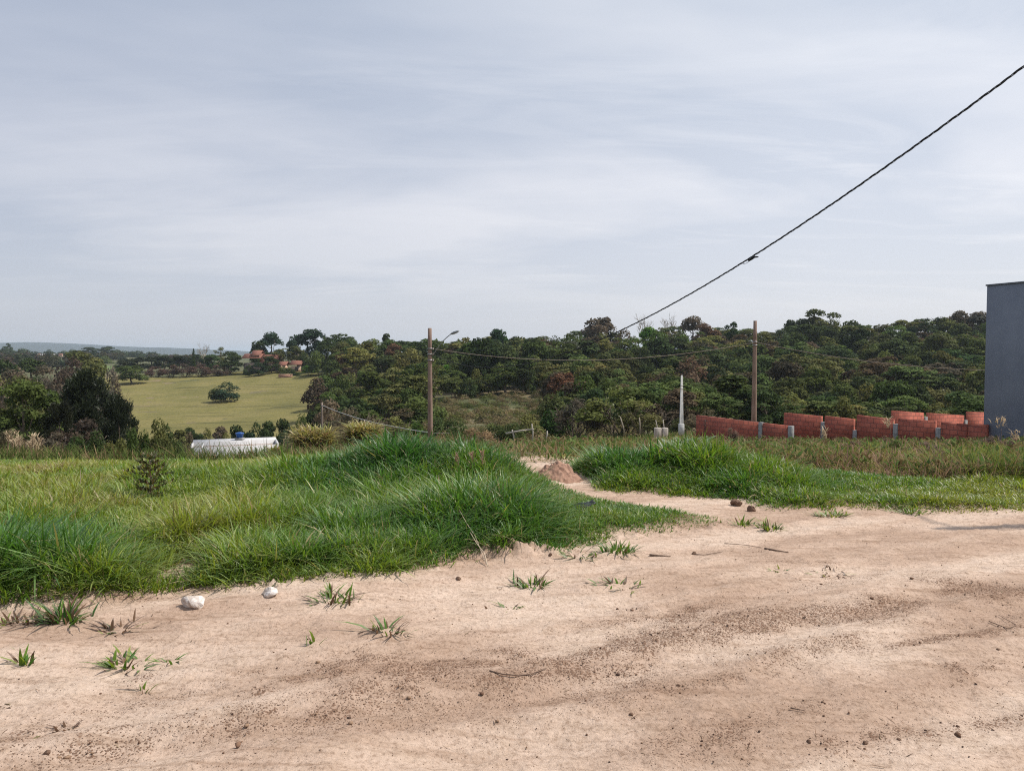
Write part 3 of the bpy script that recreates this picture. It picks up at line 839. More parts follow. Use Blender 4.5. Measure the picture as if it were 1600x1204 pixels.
# ------------------------------------------------------------------ single tufts on the bare dirt
def tuft(px, py, wpx, hpx, n, label, tone=.3, flat_=.0, dead=.0, seed=0, cat='grass tuft', name='grass_tuft'):
    rng = np.random.default_rng(900 + seed)
    p = roadpx(px, py)
    sc = p.y / F
    w, h = wpx * sc / 2, hpx * sc * .62
    ox = rng.normal(0, .42, n) * w; oy = rng.normal(0, .42, n) * w * .7
    bx, by = ox, oy
    az = np.arctan2(oy, ox) + rng.normal(0, .8, n)
    hh = np.clip(rng.normal(1.0, .3, n), .35, 1.6) * h * 1.15
    lean = np.clip(rng.normal(.3 + flat_ * .8, .4, n), -.2, 1.5)
    col = pal(np.clip(rng.normal(tone + .08, .13, n), 0, 1)) * rng.uniform(.7, 1.1, (n, 1))
    k = rng.random(n) < dead + .12; col[k] = np.array([.15, .095, .06]) * rng.uniform(.6, 1.4, (k.sum(), 1))
    zz = rootz(p.x + bx, p.y + by) - p.z
    V, Q, C = blades(np.stack([bx, by, zz], -1), hh, rng.uniform(.009, .018, n), az, lean, np.clip(rng.normal(.3, .2, n), 0, 1), col, rng=rng)
    o = link(name, mesh_np(name, V, Q, col=C, mat=M_BLADE), loc=p)
    return tag(o, label, cat, 'grass tufts growing on the bare dirt')

TUFTS = [
 (830, 916, 55, 24, 60, 'compact green grass tuft on the dirt below the crumbled soil bank', .25, .5, .1),
 (966, 916, 78, 18, 34, 'wide thin green grass tuft spread on the open dirt', .3, .9, .15),
 (800, 949, 58, 14, 18, 'small flat yellow green grass sprig on the dirt', .45, .9, .1),
 (602, 986, 52, 30, 34, 'loose grass tuft with one long blade on the pale dirt', .35, .6, .2),
 (490, 1005, 22, 34, 7, 'two upright grass blades standing alone on the dirt', .35, .1, .15),
 (196, 1040, 80, 34, 44, 'low sprawling grass tuft with dark stems on the near dirt', .32, .7, .25),
 (265, 1033, 36, 20, 9, 'few flat grass blades pointing right beside the sprawling tuft', .35, 1.0, .1),
 (42, 1036, 32, 40, 16, 'upright little grass tuft near the left end of the dirt', .3, .2, .1),
 (222, 1080, 24, 26, 6, 'tiny sprig of two blades on the crumbly wheel track', .4, .4, .3),
 (98, 970, 60, 48, 110, 'bushy dark green grass tuft with brown bottom at the lot edge', .15, .3, .25),
 (40, 970, 80, 26, 70, 'withered brown grass mat beside the bushy dark tuft', .5, .8, .7),
 (102, 1138, 34, 24, 16, 'dried grey grass wisp on the crust of the road', .9, .5, .8),
 (1216, 891, 28, 10, 14, 'very small green grass sprig on the middle of the road', .35, .9, .1),
 (1298, 896, 62, 12, 40, 'flattened brown grass clump with soil crumbs on the road', .6, 1.0, .75),
 (520, 938, 74, 32, 60, 'straggling grass tuft rooted at the foot of the lush lot', .3, .6, .2),
 (1160, 820, 34, 20, 40, 'short bright tuft on the path mouth, near the brown clod', .4, .5, .1),
 (1203, 826, 36, 18, 70, 'second short grass tuft across the path mouth, right of the bright one', .4, .5, .1),
 (1300, 806, 50, 14, 120, 'thin creeping grass line below the right grass bank', .42, .9, .15),
 (180, 985, 74, 24, 26, 'trampled dark stems and blades below the white stone', .4, 1.0, .6),
 (0, 1100, 50, 16, 14, 'half withered tuft cut by the left end of the road', .6, .8, .6),
 (962, 862, 66, 24, 90, 'dense grass tuft jutting out of the lot edge onto dirt', .28, .5, .05),
 (905, 868, 60, 18, 30, 'grass runners stretching from the lot over the dirt', .3, 1.1, .1),
 (1420, 801, 56, 12, 110, 'patchy short grass fringe before the right bank', .4, .8, .15),
]
for i, a in enumerate(TUFTS): tuft(*a, seed=i)

# crumbs and pebbles of soil lying on the road: nobody could count them
def crumbs():
    rng = np.random.default_rng(8)
    ico = [(0, 0, 1), (.89, 0, .45), (.28, .85, .45), (-.72, .53, .45), (-.72, -.53, .45), (.28, -.85, .45), (.72, .53, -.45), (-.28, .85, -.45), (-.89, 0, -.45), (-.28, -.85, -.45), (.72, -.53, -.45), (0, 0, -1)]
    fc = [(0, 1, 2), (0, 2, 3), (0, 3, 4), (0, 4, 5), (0, 5, 1), (1, 6, 2), (2, 7, 3), (3, 8, 4), (4, 9, 5), (5, 10, 1), (6, 7, 2), (7, 8, 3), (8, 9, 4), (9, 10, 5), (10, 6, 1), (11, 7, 6), (11, 8, 7), (11, 9, 8), (11, 10, 9), (11, 6, 10)]
    ico = np.array(ico)
    n0 = 90000
    x = rng.uniform(-4.5, 5.5, n0); y = 2.4 + 5.2 * rng.random(n0) ** 1.4
    i = np.clip(np.searchsorted(gy, y), 1, ny - 1); j = np.clip(np.searchsorted(gx, x), 1, nx - 1)
    cr = crumb[i, j]; lm = lotm[i, j]
    k = (rng.random(n0) < .035 + .42 * cr ** 1.5) & (lm < .3)
    x, y, cr = x[k], y[k], cr[k]; n = len(x)
    s = .0016 + .0042 * rng.random(n) ** 4 + .012 * (rng.random(n) < .012) * rng.random(n)
    z = rootz(x, y) + .012 + s * .35
    V = ico[None] * s[:, None, None] * rng.uniform(.6, 1.3, (n, 12, 1)) * np.array([1.2, 1.0, .7])
    a = rng.uniform(0, 6.3, n); ca, sa = np.cos(a)[:, None], np.sin(a)[:, None]
    V = np.stack([V[..., 0] * ca - V[..., 1] * sa, V[..., 0] * sa + V[..., 1] * ca, V[..., 2]], -1) + np.stack([x, y, z], -1)[:, None]
    T = (np.array(fc)[None] + (np.arange(n) * 12)[:, None, None]).reshape(-1, 3)
    col = np.array([[.13, .075, .05], [.20, .12, .08], [.27, .18, .12], [.10, .065, .05]])[rng.integers(0, 4, n)]
    me = mesh_np('crumbs', V.reshape(-1, 3), np.zeros((0, 4)), col=np.repeat(col, 12, 0), mat=M_CRUMB, T=T)
    tag(link('soil_crumbs', me), 'dark brown soil crumbs scattered along the wheel tracks', kind='stuff')
m, nt = newmat('soil_crumb'); M_CRUMB = m
a_ = nt.n('ShaderNodeAttribute', attribute_name='Col'); finish(nt, a_.outputs['Color'], .95, spec=.1)
crumbs()

# withered roots, straw and leaf bits lying along the lot edge and in the crumbly streaks
def litter():
    rng = np.random.default_rng(15)
    n0 = 60000
    x = rng.uniform(-4.5, 5.5, n0); y = 2.4 + 5.6 * rng.random(n0) ** 1.2
    i = np.clip(np.searchsorted(gy, y), 1, ny - 1); j = np.clip(np.searchsorted(gx, x), 1, nx - 1)
    d = np.minimum(polydist(x, y, POLY_L), polydist(x, y, POLY_R))
    e = np.exp(-(d / .13) ** 2) * smooth(.42, .6, fbm(x * 2.3, y * 2.3, 191, 3))
    k = rng.random(n0) < .006 + .10 * crumb[i, j] + .75 * e
    x, y = x[k], y[k]; n = len(x)
    az = rng.normal(.45, .9, n)
    h = .012 + .06 * rng.random(n) ** 3
    V, Q, C = blades(np.stack([x, y, rootz(x, y) + .014], -1), h, rng.uniform(.0016, .005, n), az, np.full(n, 1.0), np.zeros(n), np.array([[.13, .08, .055], [.20, .12, .08], [.10, .06, .045], [.36, .27, .18]])[rng.integers(0, 4, n)] * rng.uniform(.7, 1.2, (n, 1)), rng=rng)
    r_ = np.repeat(rootz(x, y) + .014, 8); V[:, 2] = r_ + (V[:, 2] - r_) * .12       # lying flat
    tag(link('plant_litter', mesh_np('plant_litter', V, Q, col=C, mat=M_DRY)), 'brown withered roots and straw bits along the lot edge', kind='stuff')
litter()
# ------------------------------------------------------------------ trees
def leafquads(C, N, size, rng, asp=.75):
    """one leaf clump (a bent kite) per centre; N is the way it faces"""
    n = len(C)
    N = N / (np.linalg.norm(N, axis=1)[:, None] + 1e-9)
    r = rng.normal(0, 1, (n, 3)); a = np.cross(N, r); a /= np.linalg.norm(a, axis=1)[:, None] + 1e-9
    b = np.cross(N, a)
    s = size if np.ndim(size) else np.full(n, size)
    s = (s * rng.uniform(.6, 1.3, n))[:, None]
    V = np.stack([C - a * s * .55, C - b * s * .5 * asp + N * s * .08, C + a * s * .6, C + b * s * .5 * asp - N * s * .05], 1)
    Q = np.arange(n * 4).reshape(n, 4)
    return V.reshape(-1, 3), Q

def crown(lobes, n, size, rng, up=.5, hue=.16, shell=.55, drop=0.0):
    """lobes: (x,y,z,rx,ry,rz). returns V,Q,col"""
    Lb = np.array(lobes)
    wts = (Lb[:, 3] * Lb[:, 4] + Lb[:, 3] * Lb[:, 5]) ; wts = wts / wts.sum()
    k = rng.choice(len(Lb), n, p=wts)
    d = rng.normal(0, 1, (n, 3)); d /= np.linalg.norm(d, axis=1)[:, None]
    low = d[:, 2] < -.35; d[low, 2] *= -rng.uniform(.2, 1, low.sum())
    d /= np.linalg.norm(d, axis=1)[:, None]
    r = shell + (1 - shell) * rng.random(n) ** .6
    # ragged surface
    r = r * (1 + .22 * (rng.random(n) - .5))
    C = Lb[k, :3] + d * r[:, None] * Lb[k, 3:]
    C[:, 2] -= drop * rng.random(n)
    N = d / Lb[k, 3:] * Lb[k, 3:].mean(1)[:, None] + np.array([0, 0, up]) + rng.normal(0, .55, (n, 3))
    V, Q = leafquads(C, N, size, rng)
    lobetint = rng.normal(0, 1, (len(Lb), 1)) * np.array([[.9, .6, .5]]) * hue + rng.normal(0, 1, (len(Lb), 1)) * hue * .8
    c = 1 + lobetint[k] + rng.normal(0, .12, (n, 1))
    c = np.clip(c, .45, 1.8)
    return V, Q, np.repeat(c, 4, 0)

def limb(mb, p0, p1, r0, r1, rng, wob=.06, seg=5, k=6):
    p0 = np.array(p0, float); p1 = np.array(p1, float)
    t = np.linspace(0, 1, seg)[:, None]
    L_ = np.linalg.norm(p1 - p0)
    P = p0 + (p1 - p0) * t + rng.normal(0, wob * L_, (seg, 3)) * (t * (1 - t) * 3)
    mb.tube(P, np.linspace(r0, r1, seg), k)
    return P

def twigs(mb, p, d, L_, r, depth, rng, spread=.6, n=3):
    e = np.array(p) + np.array(d) * L_
    P = limb(mb, p, e, r, r * .6, rng, .05, 4, 4 if depth < 2 else 5)
    if depth == 0: return
    for i in range(n):
        dd = np.array(d) + rng.normal(0, spread, 3); dd[2] += .15; dd /= np.linalg.norm(dd)
        q = P[-1] if i < 2 else P[2]
        twigs(mb, q, dd, L_ * rng.uniform(.55, .85), r * .6, depth - 1, rng, spread, n)

def proto(kind, seed):
    """returns (crown V,Q,C), trunk MB; height about 10, crown radius about 4"""
    rng = np.random.default_rng(seed); tr = MB()
    lob = []
    if kind == 'broad':
        n = rng.integers(11, 16)
        for i in range(n):
            a = rng.uniform(0, 6.3); rr = 2.9 * math.sqrt(rng.random()); z = 4.4 + 4.3 * (1 - (rr / 3.6) ** 2) * rng.uniform(.55, 1.0)
            s = rng.uniform(1.05, 1.85); lob.append((rr * math.cos(a), rr * math.sin(a), z, s, s, s * rng.uniform(.65, .9)))
        for i in range(11):
            a = i * .57 + rng.uniform(-.3, .3); q_ = rng.uniform(1.8, 3.1); lob.append((q_ * math.cos(a), q_ * math.sin(a), rng.uniform(1.9, 4.8), 1.5, 1.5, 1.35))
        N, S, up, sh = 3000, .52, .55, .62
    elif kind == 'flat':          # layered umbrella crown with a pale flowering top
        for i in range(15):
            a = rng.uniform(0, 6.3); rr = 3.4 * math.sqrt(rng.random()); z = 9.2 - .16 * rr ** 2 + rng.uniform(-.9, .3)
            s = rng.uniform(.9, 1.6); lob.append((rr * math.cos(a), rr * math.sin(a), z, s, s, s * .42))
        for i in range(14):
            a = rng.uniform(0, 6.3); rr = rng.uniform(.6, 2.9); lob.append((rr * math.cos(a), rr * math.sin(a), rng.uniform(2.5, 7.4), 1.25, 1.25, .9))
        N, S, up, sh = 2700, .46, 1.0, .5
    elif kind == 'tall':
        for i in range(15):
            a = rng.uniform(0, 6.3); z = rng.uniform(3.8, 9.2); rr = (2.5 - abs(z - 6.2) * .42) * math.sqrt(rng.random())
            s = rng.uniform(.9, 1.5); lob.append((rr * math.cos(a), rr * math.sin(a), z, s, s, s * .8))
        N, S, up, sh = 2300, .48, .5, .6
    elif kind == 'open':          # emergent with separated sprays and visible limbs
        for i in range(26):
            a = rng.uniform(0, 6.3); rr = rng.uniform(.5, 3.3); z = 8.9 - .12 * rr ** 2 + rng.uniform(-5.6, .4)
            s = rng.uniform(.8, 1.35); lob.append((rr * math.cos(a), rr * math.sin(a), z, s * 1.2, s * 1.2, s * .55))
        N, S, up, sh = 2100, .40, .8, .3
    elif kind == 'bush':
        for i in range(20):
            a = rng.uniform(0, 6.3); rr = 3.1 * math.sqrt(rng.random()); z = .9 + 7.3 * (1 - (rr / 4) ** 2) * rng.uniform(.1, 1.0)
            s = rng.uniform(1.1, 1.9); lob.append((rr * math.cos(a), rr * math.sin(a), z, s, s, s * 1.1))
        N, S, up, sh = 2600, .50, .4, .55
    elif kind == 'scrub':         # twiggy half-bare brown shrub
        for i in range(16):
            a = rng.uniform(0, 6.3); rr = 3.3 * math.sqrt(rng.random()); z = 1.2 + 7.4 * (1 - (rr / 4.4) ** 2) * rng.uniform(.3, 1.0)
            s = rng.uniform(.8, 1.6); lob.append((rr * math.cos(a), rr * math.sin(a), z, s, s, s * 1.3))
        N, S, up, sh = 1800, .42, .2, .2
        for i in range(16):
            a = rng.uniform(0, 6.3); dd = np.array([math.cos(a) * .5, math.sin(a) * .5, 1.0]); dd /= np.linalg.norm(dd)
            twigs(tr, (rng.uniform(-.8, .8), rng.uniform(-.8, .8), 0), dd, 3.2, .09, 2, rng, .35, 3)
    elif kind == 'pine':          # dark, upright feathery shoots
        for i in range(95):
            z = 1.0 + 8.4 * rng.random() ** 1.1; R_ = 3.9 * (1 - ((z - 1) / 9.6) ** 1.7) ** .8
            a = rng.uniform(0, 6.3); rr = R_ * math.sqrt(rng.random())
            s = rng.uniform(.55, .95); lob.append((rr * math.cos(a), rr * math.sin(a), z + .2, s, s, s * 1.15))
        N, S, up, sh = 5200, .34, .1, .25
    elif kind == 'dense':
        for i in range(46):
            a = rng.uniform(0, 6.3); el = math.asin(rng.uniform(-.25, 1)); q_ = rng.uniform(.72, 1.0)
            s = rng.uniform(.7, 1.25); lob.append((3.2 * q_ * math.cos(a) * math.cos(el), 3.2 * q_ * math.sin(a) * math.cos(el), 4.4 + 4.4 * q_ * math.sin(el), s, s, s * .8))
        for i in range(8):
            a = rng.uniform(0, 6.3); lob.append((2.4 * math.cos(a), 2.4 * math.sin(a), rng.uniform(1.6, 3), 1.3, 1.3, 1.1))
        N, S, up, sh = 9000, .30, .5, .6
    elif kind == 'column':
        for i in range(14):
            z = .8 + 8.6 * i / 13; s = .95 * (1 - abs(z - 4) / 11)
            lob.append((rng.uniform(-.2, .2), rng.uniform(-.2, .2), z, s, s, .9))
        N, S, up, sh = 1000, .4, .3, .5
    elif kind == 'bare':
        for i in range(5):
            a = i * 1.26; dd = np.array([math.cos(a) * .45, math.sin(a) * .45, 1]); dd /= np.linalg.norm(dd)
            twigs(tr, (0, 0, 3.2 + .3 * i), dd, 2.6, .11, 3, rng, .38, 3)
        for i in range(12):
            a = rng.uniform(0, 6.3); rr = rng.uniform(.8, 2.6); lob.append((rr * math.cos(a), rr * math.sin(a), rng.uniform(6.4, 9.3), .6, .6, .35))
        N, S, up, sh = 130, .22, .2, .1
    elif kind == 'palm':
        V_, Q_, C_ = [], [], []; o = 0
        nf = 22
        P = np.tile(np.array([[0, 0, 8.2]]), (nf * 26, 1)); 
        for f in range(nf):
            a = f * 2.4; el = rng.uniform(-.1, 1.1); L_ = 3.4
            t = np.linspace(.1, 1, 26)
            px_ = np.cos(a) * L_ * t * math.cos(el); py_ = np.sin(a) * L_ * t * math.cos(el); pz_ = 8.2 + L_ * t * math.sin(el) - 2.6 * t ** 2.2
            P[f * 26:(f + 1) * 26] = np.stack([px_, py_, pz_], -1)
        n_ = len(P); az = rng.uniform(0, 6.3, n_)
        V, Q, C = blades(P, rng.uniform(.7, 1.2, n_), np.full(n_, .16), az, np.full(n_, .7), np.full(n_, .5), np.ones((n_, 3)), np.ones((n_, 3)), rng=rng)
        limb(tr, (0, 0, -.5), (.2, .1, 8.2), .22, .15, rng)
        return (V, Q, np.ones((len(V), 3))), tr
    if kind not in ('scrub',):
        base = .26 if kind != 'bush' else .16
        top = 6.5 if kind in ('broad', 'tall', 'flat', 'open', 'bare') else (8.5 if kind in ('pine', 'column') else 4)
        P = limb(tr, (0, 0, -.8), (rng.uniform(-.3, .3), rng.uniform(-.3, .3), top), base, base * .45, rng, .03, 7, 7)
        if kind not in ('column', 'pine', 'bare'):
            for q in rng.permutation(len(lob))[:8 if kind != 'open' else 13]:
                l_ = lob[q]; s = P[3 + q % 3]
                limb(tr, s, (l_[0], l_[1], l_[2] - .2 * l_[5]), base * .42, base * .12, rng, .06, 5, 5)
    if kind == 'pine':            # shoots: narrow upright needle sprays
        k = 9500; Lb = np.array(lob); q = rng.integers(0, len(Lb), k); d_ = rng.normal(0, 1, (k, 3)); d_ /= np.linalg.norm(d_, axis=1)[:, None]
        C_ = Lb[q, :3] + d_ * Lb[q, 3:] * rng.uniform(.3, 1, (k, 1)); tn = np.clip(1 + rng.normal(0, .2, (len(Lb), 1))[q] + rng.normal(0, .12, (k, 1)), .5, 1.7) * np.ones((1, 3))
        az = np.arctan2(C_[:, 1], C_[:, 0]) + rng.normal(0, .7, k)
        V, Q, C = blades(C_, rng.uniform(.22, .5, k), rng.uniform(.12, .22, k), az, rng.uniform(0, .9, k), rng.uniform(0, .3, k), tn, tn * 1.15, rng=rng)
        return (V, Q, np.repeat(tn, 8, 0)), tr
    return crown(lob, N, S, rng, up, .15, sh), tr

PROTO = {}
def getproto(kind, var):
    k = (kind, var)
    if k not in PROTO:
        (V, Q, C), tr = proto(kind, 300 + 17 * var + sum(map(ord, kind)))
        me = mesh_np('crown', V, Q, col=C, mat=M_LEAF)
        bark = M_PALEBARK if kind in ('bare', 'open') else M_BARK
        tm = tr.mesh('trunk', bark, True)
        # one-mesh version for the small far trees
        tv = np.vstack(tr.v); tq = np.vstack(tr.q); tt = np.vstack(tr.t) + len(V) if tr.t else None
        bc = np.array([.17, .13, .10]) if kind not in ('bare', 'open') else np.array([.33, .28, .23])
        nq, nt_ = len(Q) + len(tq), 0 if tt is None else len(tt)
        mi = np.concatenate([np.zeros(len(Q)), np.ones(len(tq)), np.ones(nt_)])
        one = mesh_np('tree', np.vstack([V, tv]), np.vstack([Q, tq + len(V)]), T=tt, col=np.vstack([C, np.tile(bc, (len(tv), 1))]), mats=[M_LEAF, bark], midx=mi)
        top = float(np.percentile(V[:, 2], 99.7)); rad = float(np.percentile(np.hypot(V[:, 0], V[:, 1]), 97))
        # how high a crown reaches at each distance from its axis (for picking the trees that show)
        PROTO[k] = dict(crown=me, trunk=tm, one=one, V=V, Q=Q, C=C, top=top, rad=rad)
    return PROTO[k]

def setxf(o, p, pos, h, r, rz):
    o.location = pos; o.rotation_euler = (0, 0, rz); o.scale = (r / p['rad'], r / p['rad'], h / p['top'])

def tree(name, kind, var, pos, h, r, tint, label, cat='tree', group=None, rz=None, parts=True):
    p = getproto(kind, var); rz = random.uniform(0, 6.3) if rz is None else rz
    if parts:
        t = thing(name, label, cat, pos, 0, group); t.rotation_euler = (0, 0, rz); t.scale = (r / p['rad'], r / p['rad'], h / p['top'])
        c = link('crown' if kind not in ('bush', 'scrub') else 'foliage', p['crown'], t); c.color = (*tint, 1)
        link('trunk' if kind not in ('bush', 'scrub') else 'stems', p['trunk'], t)
        return t
    o = link(name, p['one']); setxf(o, p, pos, h, r, rz); o.color = (*tint, 1)
    return tag(o, label, cat, group)

def byPx(px, top, d, wpx, dz=0):
    """base point, height and radius of a plant whose top and width were measured"""
    base = onH(px, d)
    ztop = at(px, top, d).z
    return base, max(ztop - base.z, .3), wpx * d / F / 2

# tints (leaf albedo)
G_DARK = (.050, .072, .026); G_MID = (.078, .106, .031); G_OLIVE = (.118, .125, .043); G_YELL = (.175, .178, .060); G_LIME = (.09, .185, .025)
G_RUST = (.150, .088, .050); G_BROWN = (.125, .100, .068); G_GREY = (.14, .125, .095); G_PINE = (.036, .046, .026); G_BLUE = (.036, .064, .036)


def P(name, kind, var, px, top, d, wpx, tint, label, cat='tree', group=None, parts=True, hmin=None):
    b, h, r = byPx(px, top, d, wpx)
    if hmin: h = max(h, hmin)
    if h < 1.25 * r: b = b - Vector((0, 0, 1.25 * r - h)); h = 1.25 * r       # the crown stands low, its foot in the undergrowth
    return tree(name, kind, var, b, h, r, tint, label, cat, group, parts=parts)

# --- the near left group below the lot
P('broadleaf_tree', 'dense', 0, 34, 596, 66, 118, G_MID, 'round dense green tree beside the dark pine, below the left lot')
P('pine_tree', 'pine', 0, 128, 583, 74, 128, G_PINE, 'tall dark feathery pine left of the pasture')
P('pine_tree', 'pine', 1, 185, 618, 70, 74, G_PINE, 'shorter dark pine in front of the pasture edge')
P('pine_tree', 'pine', 2, 92, 628, 64, 70, (.034, .038, .022), 'small olive pine between the round tree and tall pine')
P('scrub_shrub', 'scrub', 0, 118, 655, 60, 90, (.06, .045, .034), 'bare brown thicket at the foot of the tall pine', 'shrub')
for i, (px, top, d, w_, kd, ti, lb) in enumerate([
    (236, 655, 66, 60, 'bush', G_OLIVE, 'olive bush at the right foot of the shorter pine'),
    (262, 664, 72, 46, 'bush', G_DARK, 'dark bush behind the white roof, left of it'),
    (215, 668, 52, 40, 'bush', (.05, .075, .022), 'leafy pale bush standing out from the shorter pine'),
    (160, 672, 50, 62, 'bush', G_DARK, 'low dark bush under the pines'),
    (118, 680, 46, 50, 'bush', (.04, .066, .022), 'low green bush nearest to the left lot'),
    (70, 676, 48, 62, 'scrub', G_BROWN, 'low brown shrub under the round green tree'),
    (14, 672, 46, 50, 'scrub', (.10, .085, .05), 'straw brown shrub at the left end of the lot'),
    (288, 676, 80, 40, 'scrub', G_BROWN, 'brown twiggy shrub just left of the white roof'),
    (180, 685, 44, 36, 'bush', G_OLIVE, 'small olive bush at the lot crest'),
    (250, 684, 46, 40, 'bush', (.075, .085, .03), 'yellowish weed bush on the lot crest, left of the roof'),
]):
    P('bush' if kd == 'bush' else 'scrub_shrub', kd, i % 3, px, top, d, w_, ti, lb, 'bush' if kd == 'bush' else 'shrub')
# brown and grey trees in the dip behind them
for i, (px, top, d, w_, kd, ti) in enumerate([(20, 575, 190, 70, 'scrub', G_BROWN), (62, 570, 200, 64, 'open', G_BROWN), (100, 560, 230, 70, 'scrub', (.09, .06, .045)), (140, 566, 215, 60, 'broad', G_OLIVE),
        (165, 574, 190, 52, 'scrub', G_GREY), (84, 582, 160, 70, 'scrub', (.09, .066, .045)), (40, 588, 150, 60, 'broad', G_OLIVE), (128, 548, 300, 60, 'broad', G_OLIVE), (52, 560, 260, 56, 'broad', G_DARK), (5, 562, 240, 60, 'broad', G_DARK), (180, 590, 150, 40, 'scrub', G_BROWN), (150, 600, 130, 50, 'scrub', (.075, .055, .04)), (-30, 570, 200, 80, 'broad', G_OLIVE), (-60, 590, 130, 80, 'broad', G_DARK)]):
    lb = {'scrub': 'bare brown tree in the thicket behind the tall pine', 'open': 'open brown crowned tree in the thicket behind the tall pine', 'broad': 'olive leafed tree among bare brown trees behind the pine'}[kd]
    P('bare_tree' if kd == 'scrub' else 'broadleaf_tree', kd, i % 3, px, top, d, w_, ti, lb, 'tree', 'trees in the thicket behind the tall pine', parts=False)

# --- along the top of the pasture
P('broadleaf_tree', 'broad', 1, 206, 571, 322, 50, G_MID, 'round green tree alone at the left top of the pasture')
for i, (px, top, w_) in enumerate([(196, 560, 34), (216, 558, 34), (238, 557, 36), (258, 556, 34), (280, 556, 34), (300, 558, 30)]):
    P('dark_tree', 'broad', i % 3, px, top, 400 + 8 * (i % 3), w_, G_PINE, 'dark tree in the straight row behind the pasture top', 'tree', 'dark tree row behind the pasture', parts=False)
for i, (px, top, w_) in enumerate([(243, 572, 34), (266, 570, 36), (290, 568, 38), (312, 568, 34), (334, 570, 36), (352, 574, 26)]):
    P('bare_tree', 'scrub', i % 3, px, top, 345, w_, (.10, .066, .052), 'reddish brown half bare tree in the hedge on the pasture top', 'tree', 'brown hedge trees on the pasture top', parts=False)
P('field_bush', 'bush', 1, 352, 597, 262, 44, G_BLUE, 'dark grey green bush alone in the middle of the pasture', 'bush')
P('field_bush', 'bush', 2, 336, 606, 262, 22, G_DARK, 'small dark bush touching the lone pasture bush', 'bush')
P('slim_tree', 'column', 0, 303, 545, 380, 6, G_DARK, 'thin pointed tree on the skyline left of the farmhouse')
P('bare_tree', 'bare', 0, 319, 540, 375, 18, G_GREY, 'bare pale tree on the skyline left of the farmhouse')
P('broadleaf_tree', 'open', 1, 345, 542, 378, 24, G_OLIVE, 'airy round tree on the skyline left of the farmhouse')
P('broadleaf_tree', 'broad', 2, 330, 554, 372, 30, (.05, .085, .03), 'pale green low tree below the skyline trees')
P('broadleaf_tree', 'broad', 0, 362, 549, 362, 34, G_DARK, 'dark tree touching the left end of the farmhouse')
P('broadleaf_tree', 'broad', 1, 360, 564, 350, 32, G_DARK, 'dark green tree at the left front of the farmhouse')
P('broadleaf_tree', 'broad', 2, 424, 519, 372, 46, G_BLUE, 'big round dark tree behind the farmhouse')
P('broadleaf_tree', 'broad', 0, 406, 533, 366, 30, G_DARK, 'dark lower tree just behind the farmhouse roof')
P('broadleaf_tree', 'broad', 1, 467, 522, 372, 40, G_BLUE, 'dark spreading tree on the skyline right of the round one')
P('broadleaf_tree', 'tall', 0, 492, 514, 370, 40, G_BLUE, 'tallest dark tree near the farmhouse, with upright crown')
P('broadleaf_tree', 'flat', 1, 530, 521, 360, 52, G_DARK, 'wide flat crowned dark tree on the skyline')
P('garden_tree', 'broad', 2, 404, 566, 334, 26, (.036, .058, .030), 'small round grey green tree in front of the farmhouse')
P('garden_tree', 'broad', 0, 424, 556, 340, 28, G_DARK, 'dark garden tree covering the farmhouse right wing')
P('garden_tree', 'open', 2, 440, 544, 350, 30, G_OLIVE, 'olive airy tree above the small tiled house')
P('garden_tree', 'tall', 1, 466, 540, 352, 32, G_OLIVE, 'olive upright tree right above the small tiled house')
P('garden_tree', 'broad', 1, 482, 571, 326, 22, G_LIME, 'small bright green tree with thin trunk on the pasture corner')
P('garden_bush', 'bush', 0, 462, 577, 330, 20, G_DARK, 'dark bush beside the small bright tree', 'bush')
P('garden_bush', 'bush', 2, 446, 573, 338, 22, G_MID, 'green bush in front of the small tiled house', 'bush')

P('garden_tree', 'bush', 1, 388, 570, 333, 18, G_DARK, 'small dark tree before the left end of the farmhouse wall')
P('broadleaf_tree', 'broad', 0, 510, 531, 338, 40, G_DARK, 'dark tree below the flat crowned skyline tree')
P('broadleaf_tree', 'bush', 2, 498, 548, 322, 34, G_MID, 'mid green tree at the pasture corner right of the tiled house')
P('broadleaf_tree', 'broad', 2, 550, 530, 345, 38, G_MID, 'green crown right of the flat crowned skyline tree')
P('broadleaf_tree', 'bush', 0, 480, 551, 345, 30, G_DARK, 'dark tree filling the gap behind the small tiled house')
# --- belt of trees at the pasture's foot
for i, (px, top, d, w_, ti) in enumerate([(300, 668, 150, 34, G_DARK), (322, 669, 150, 30, G_OLIVE), (345, 666, 148, 30, G_BROWN), (372, 664, 142, 32, G_DARK), (396, 661, 138, 36, G_DARK), (420, 658, 135, 34, G_DARK), (446, 654, 135, 34, G_DARK), (470, 648, 138, 38, G_MID), (492, 643, 142, 36, G_DARK), (410, 672, 120, 30, G_DARK), (440, 674, 115, 30, G_BLUE), (384, 676, 115, 30, G_BLUE), (514, 645, 135, 40, G_OLIVE), (355, 676, 118, 30, G_OLIVE), (276, 672, 140, 34, G_OLIVE)]):
    P('broadleaf_tree', ('broad', 'bush', 'tall')[i % 3], i % 3, px, top, d, w_, ti, 'small dark tree in the belt along the foot of the pasture', 'tree', 'tree belt at the foot of the pasture', parts=False)

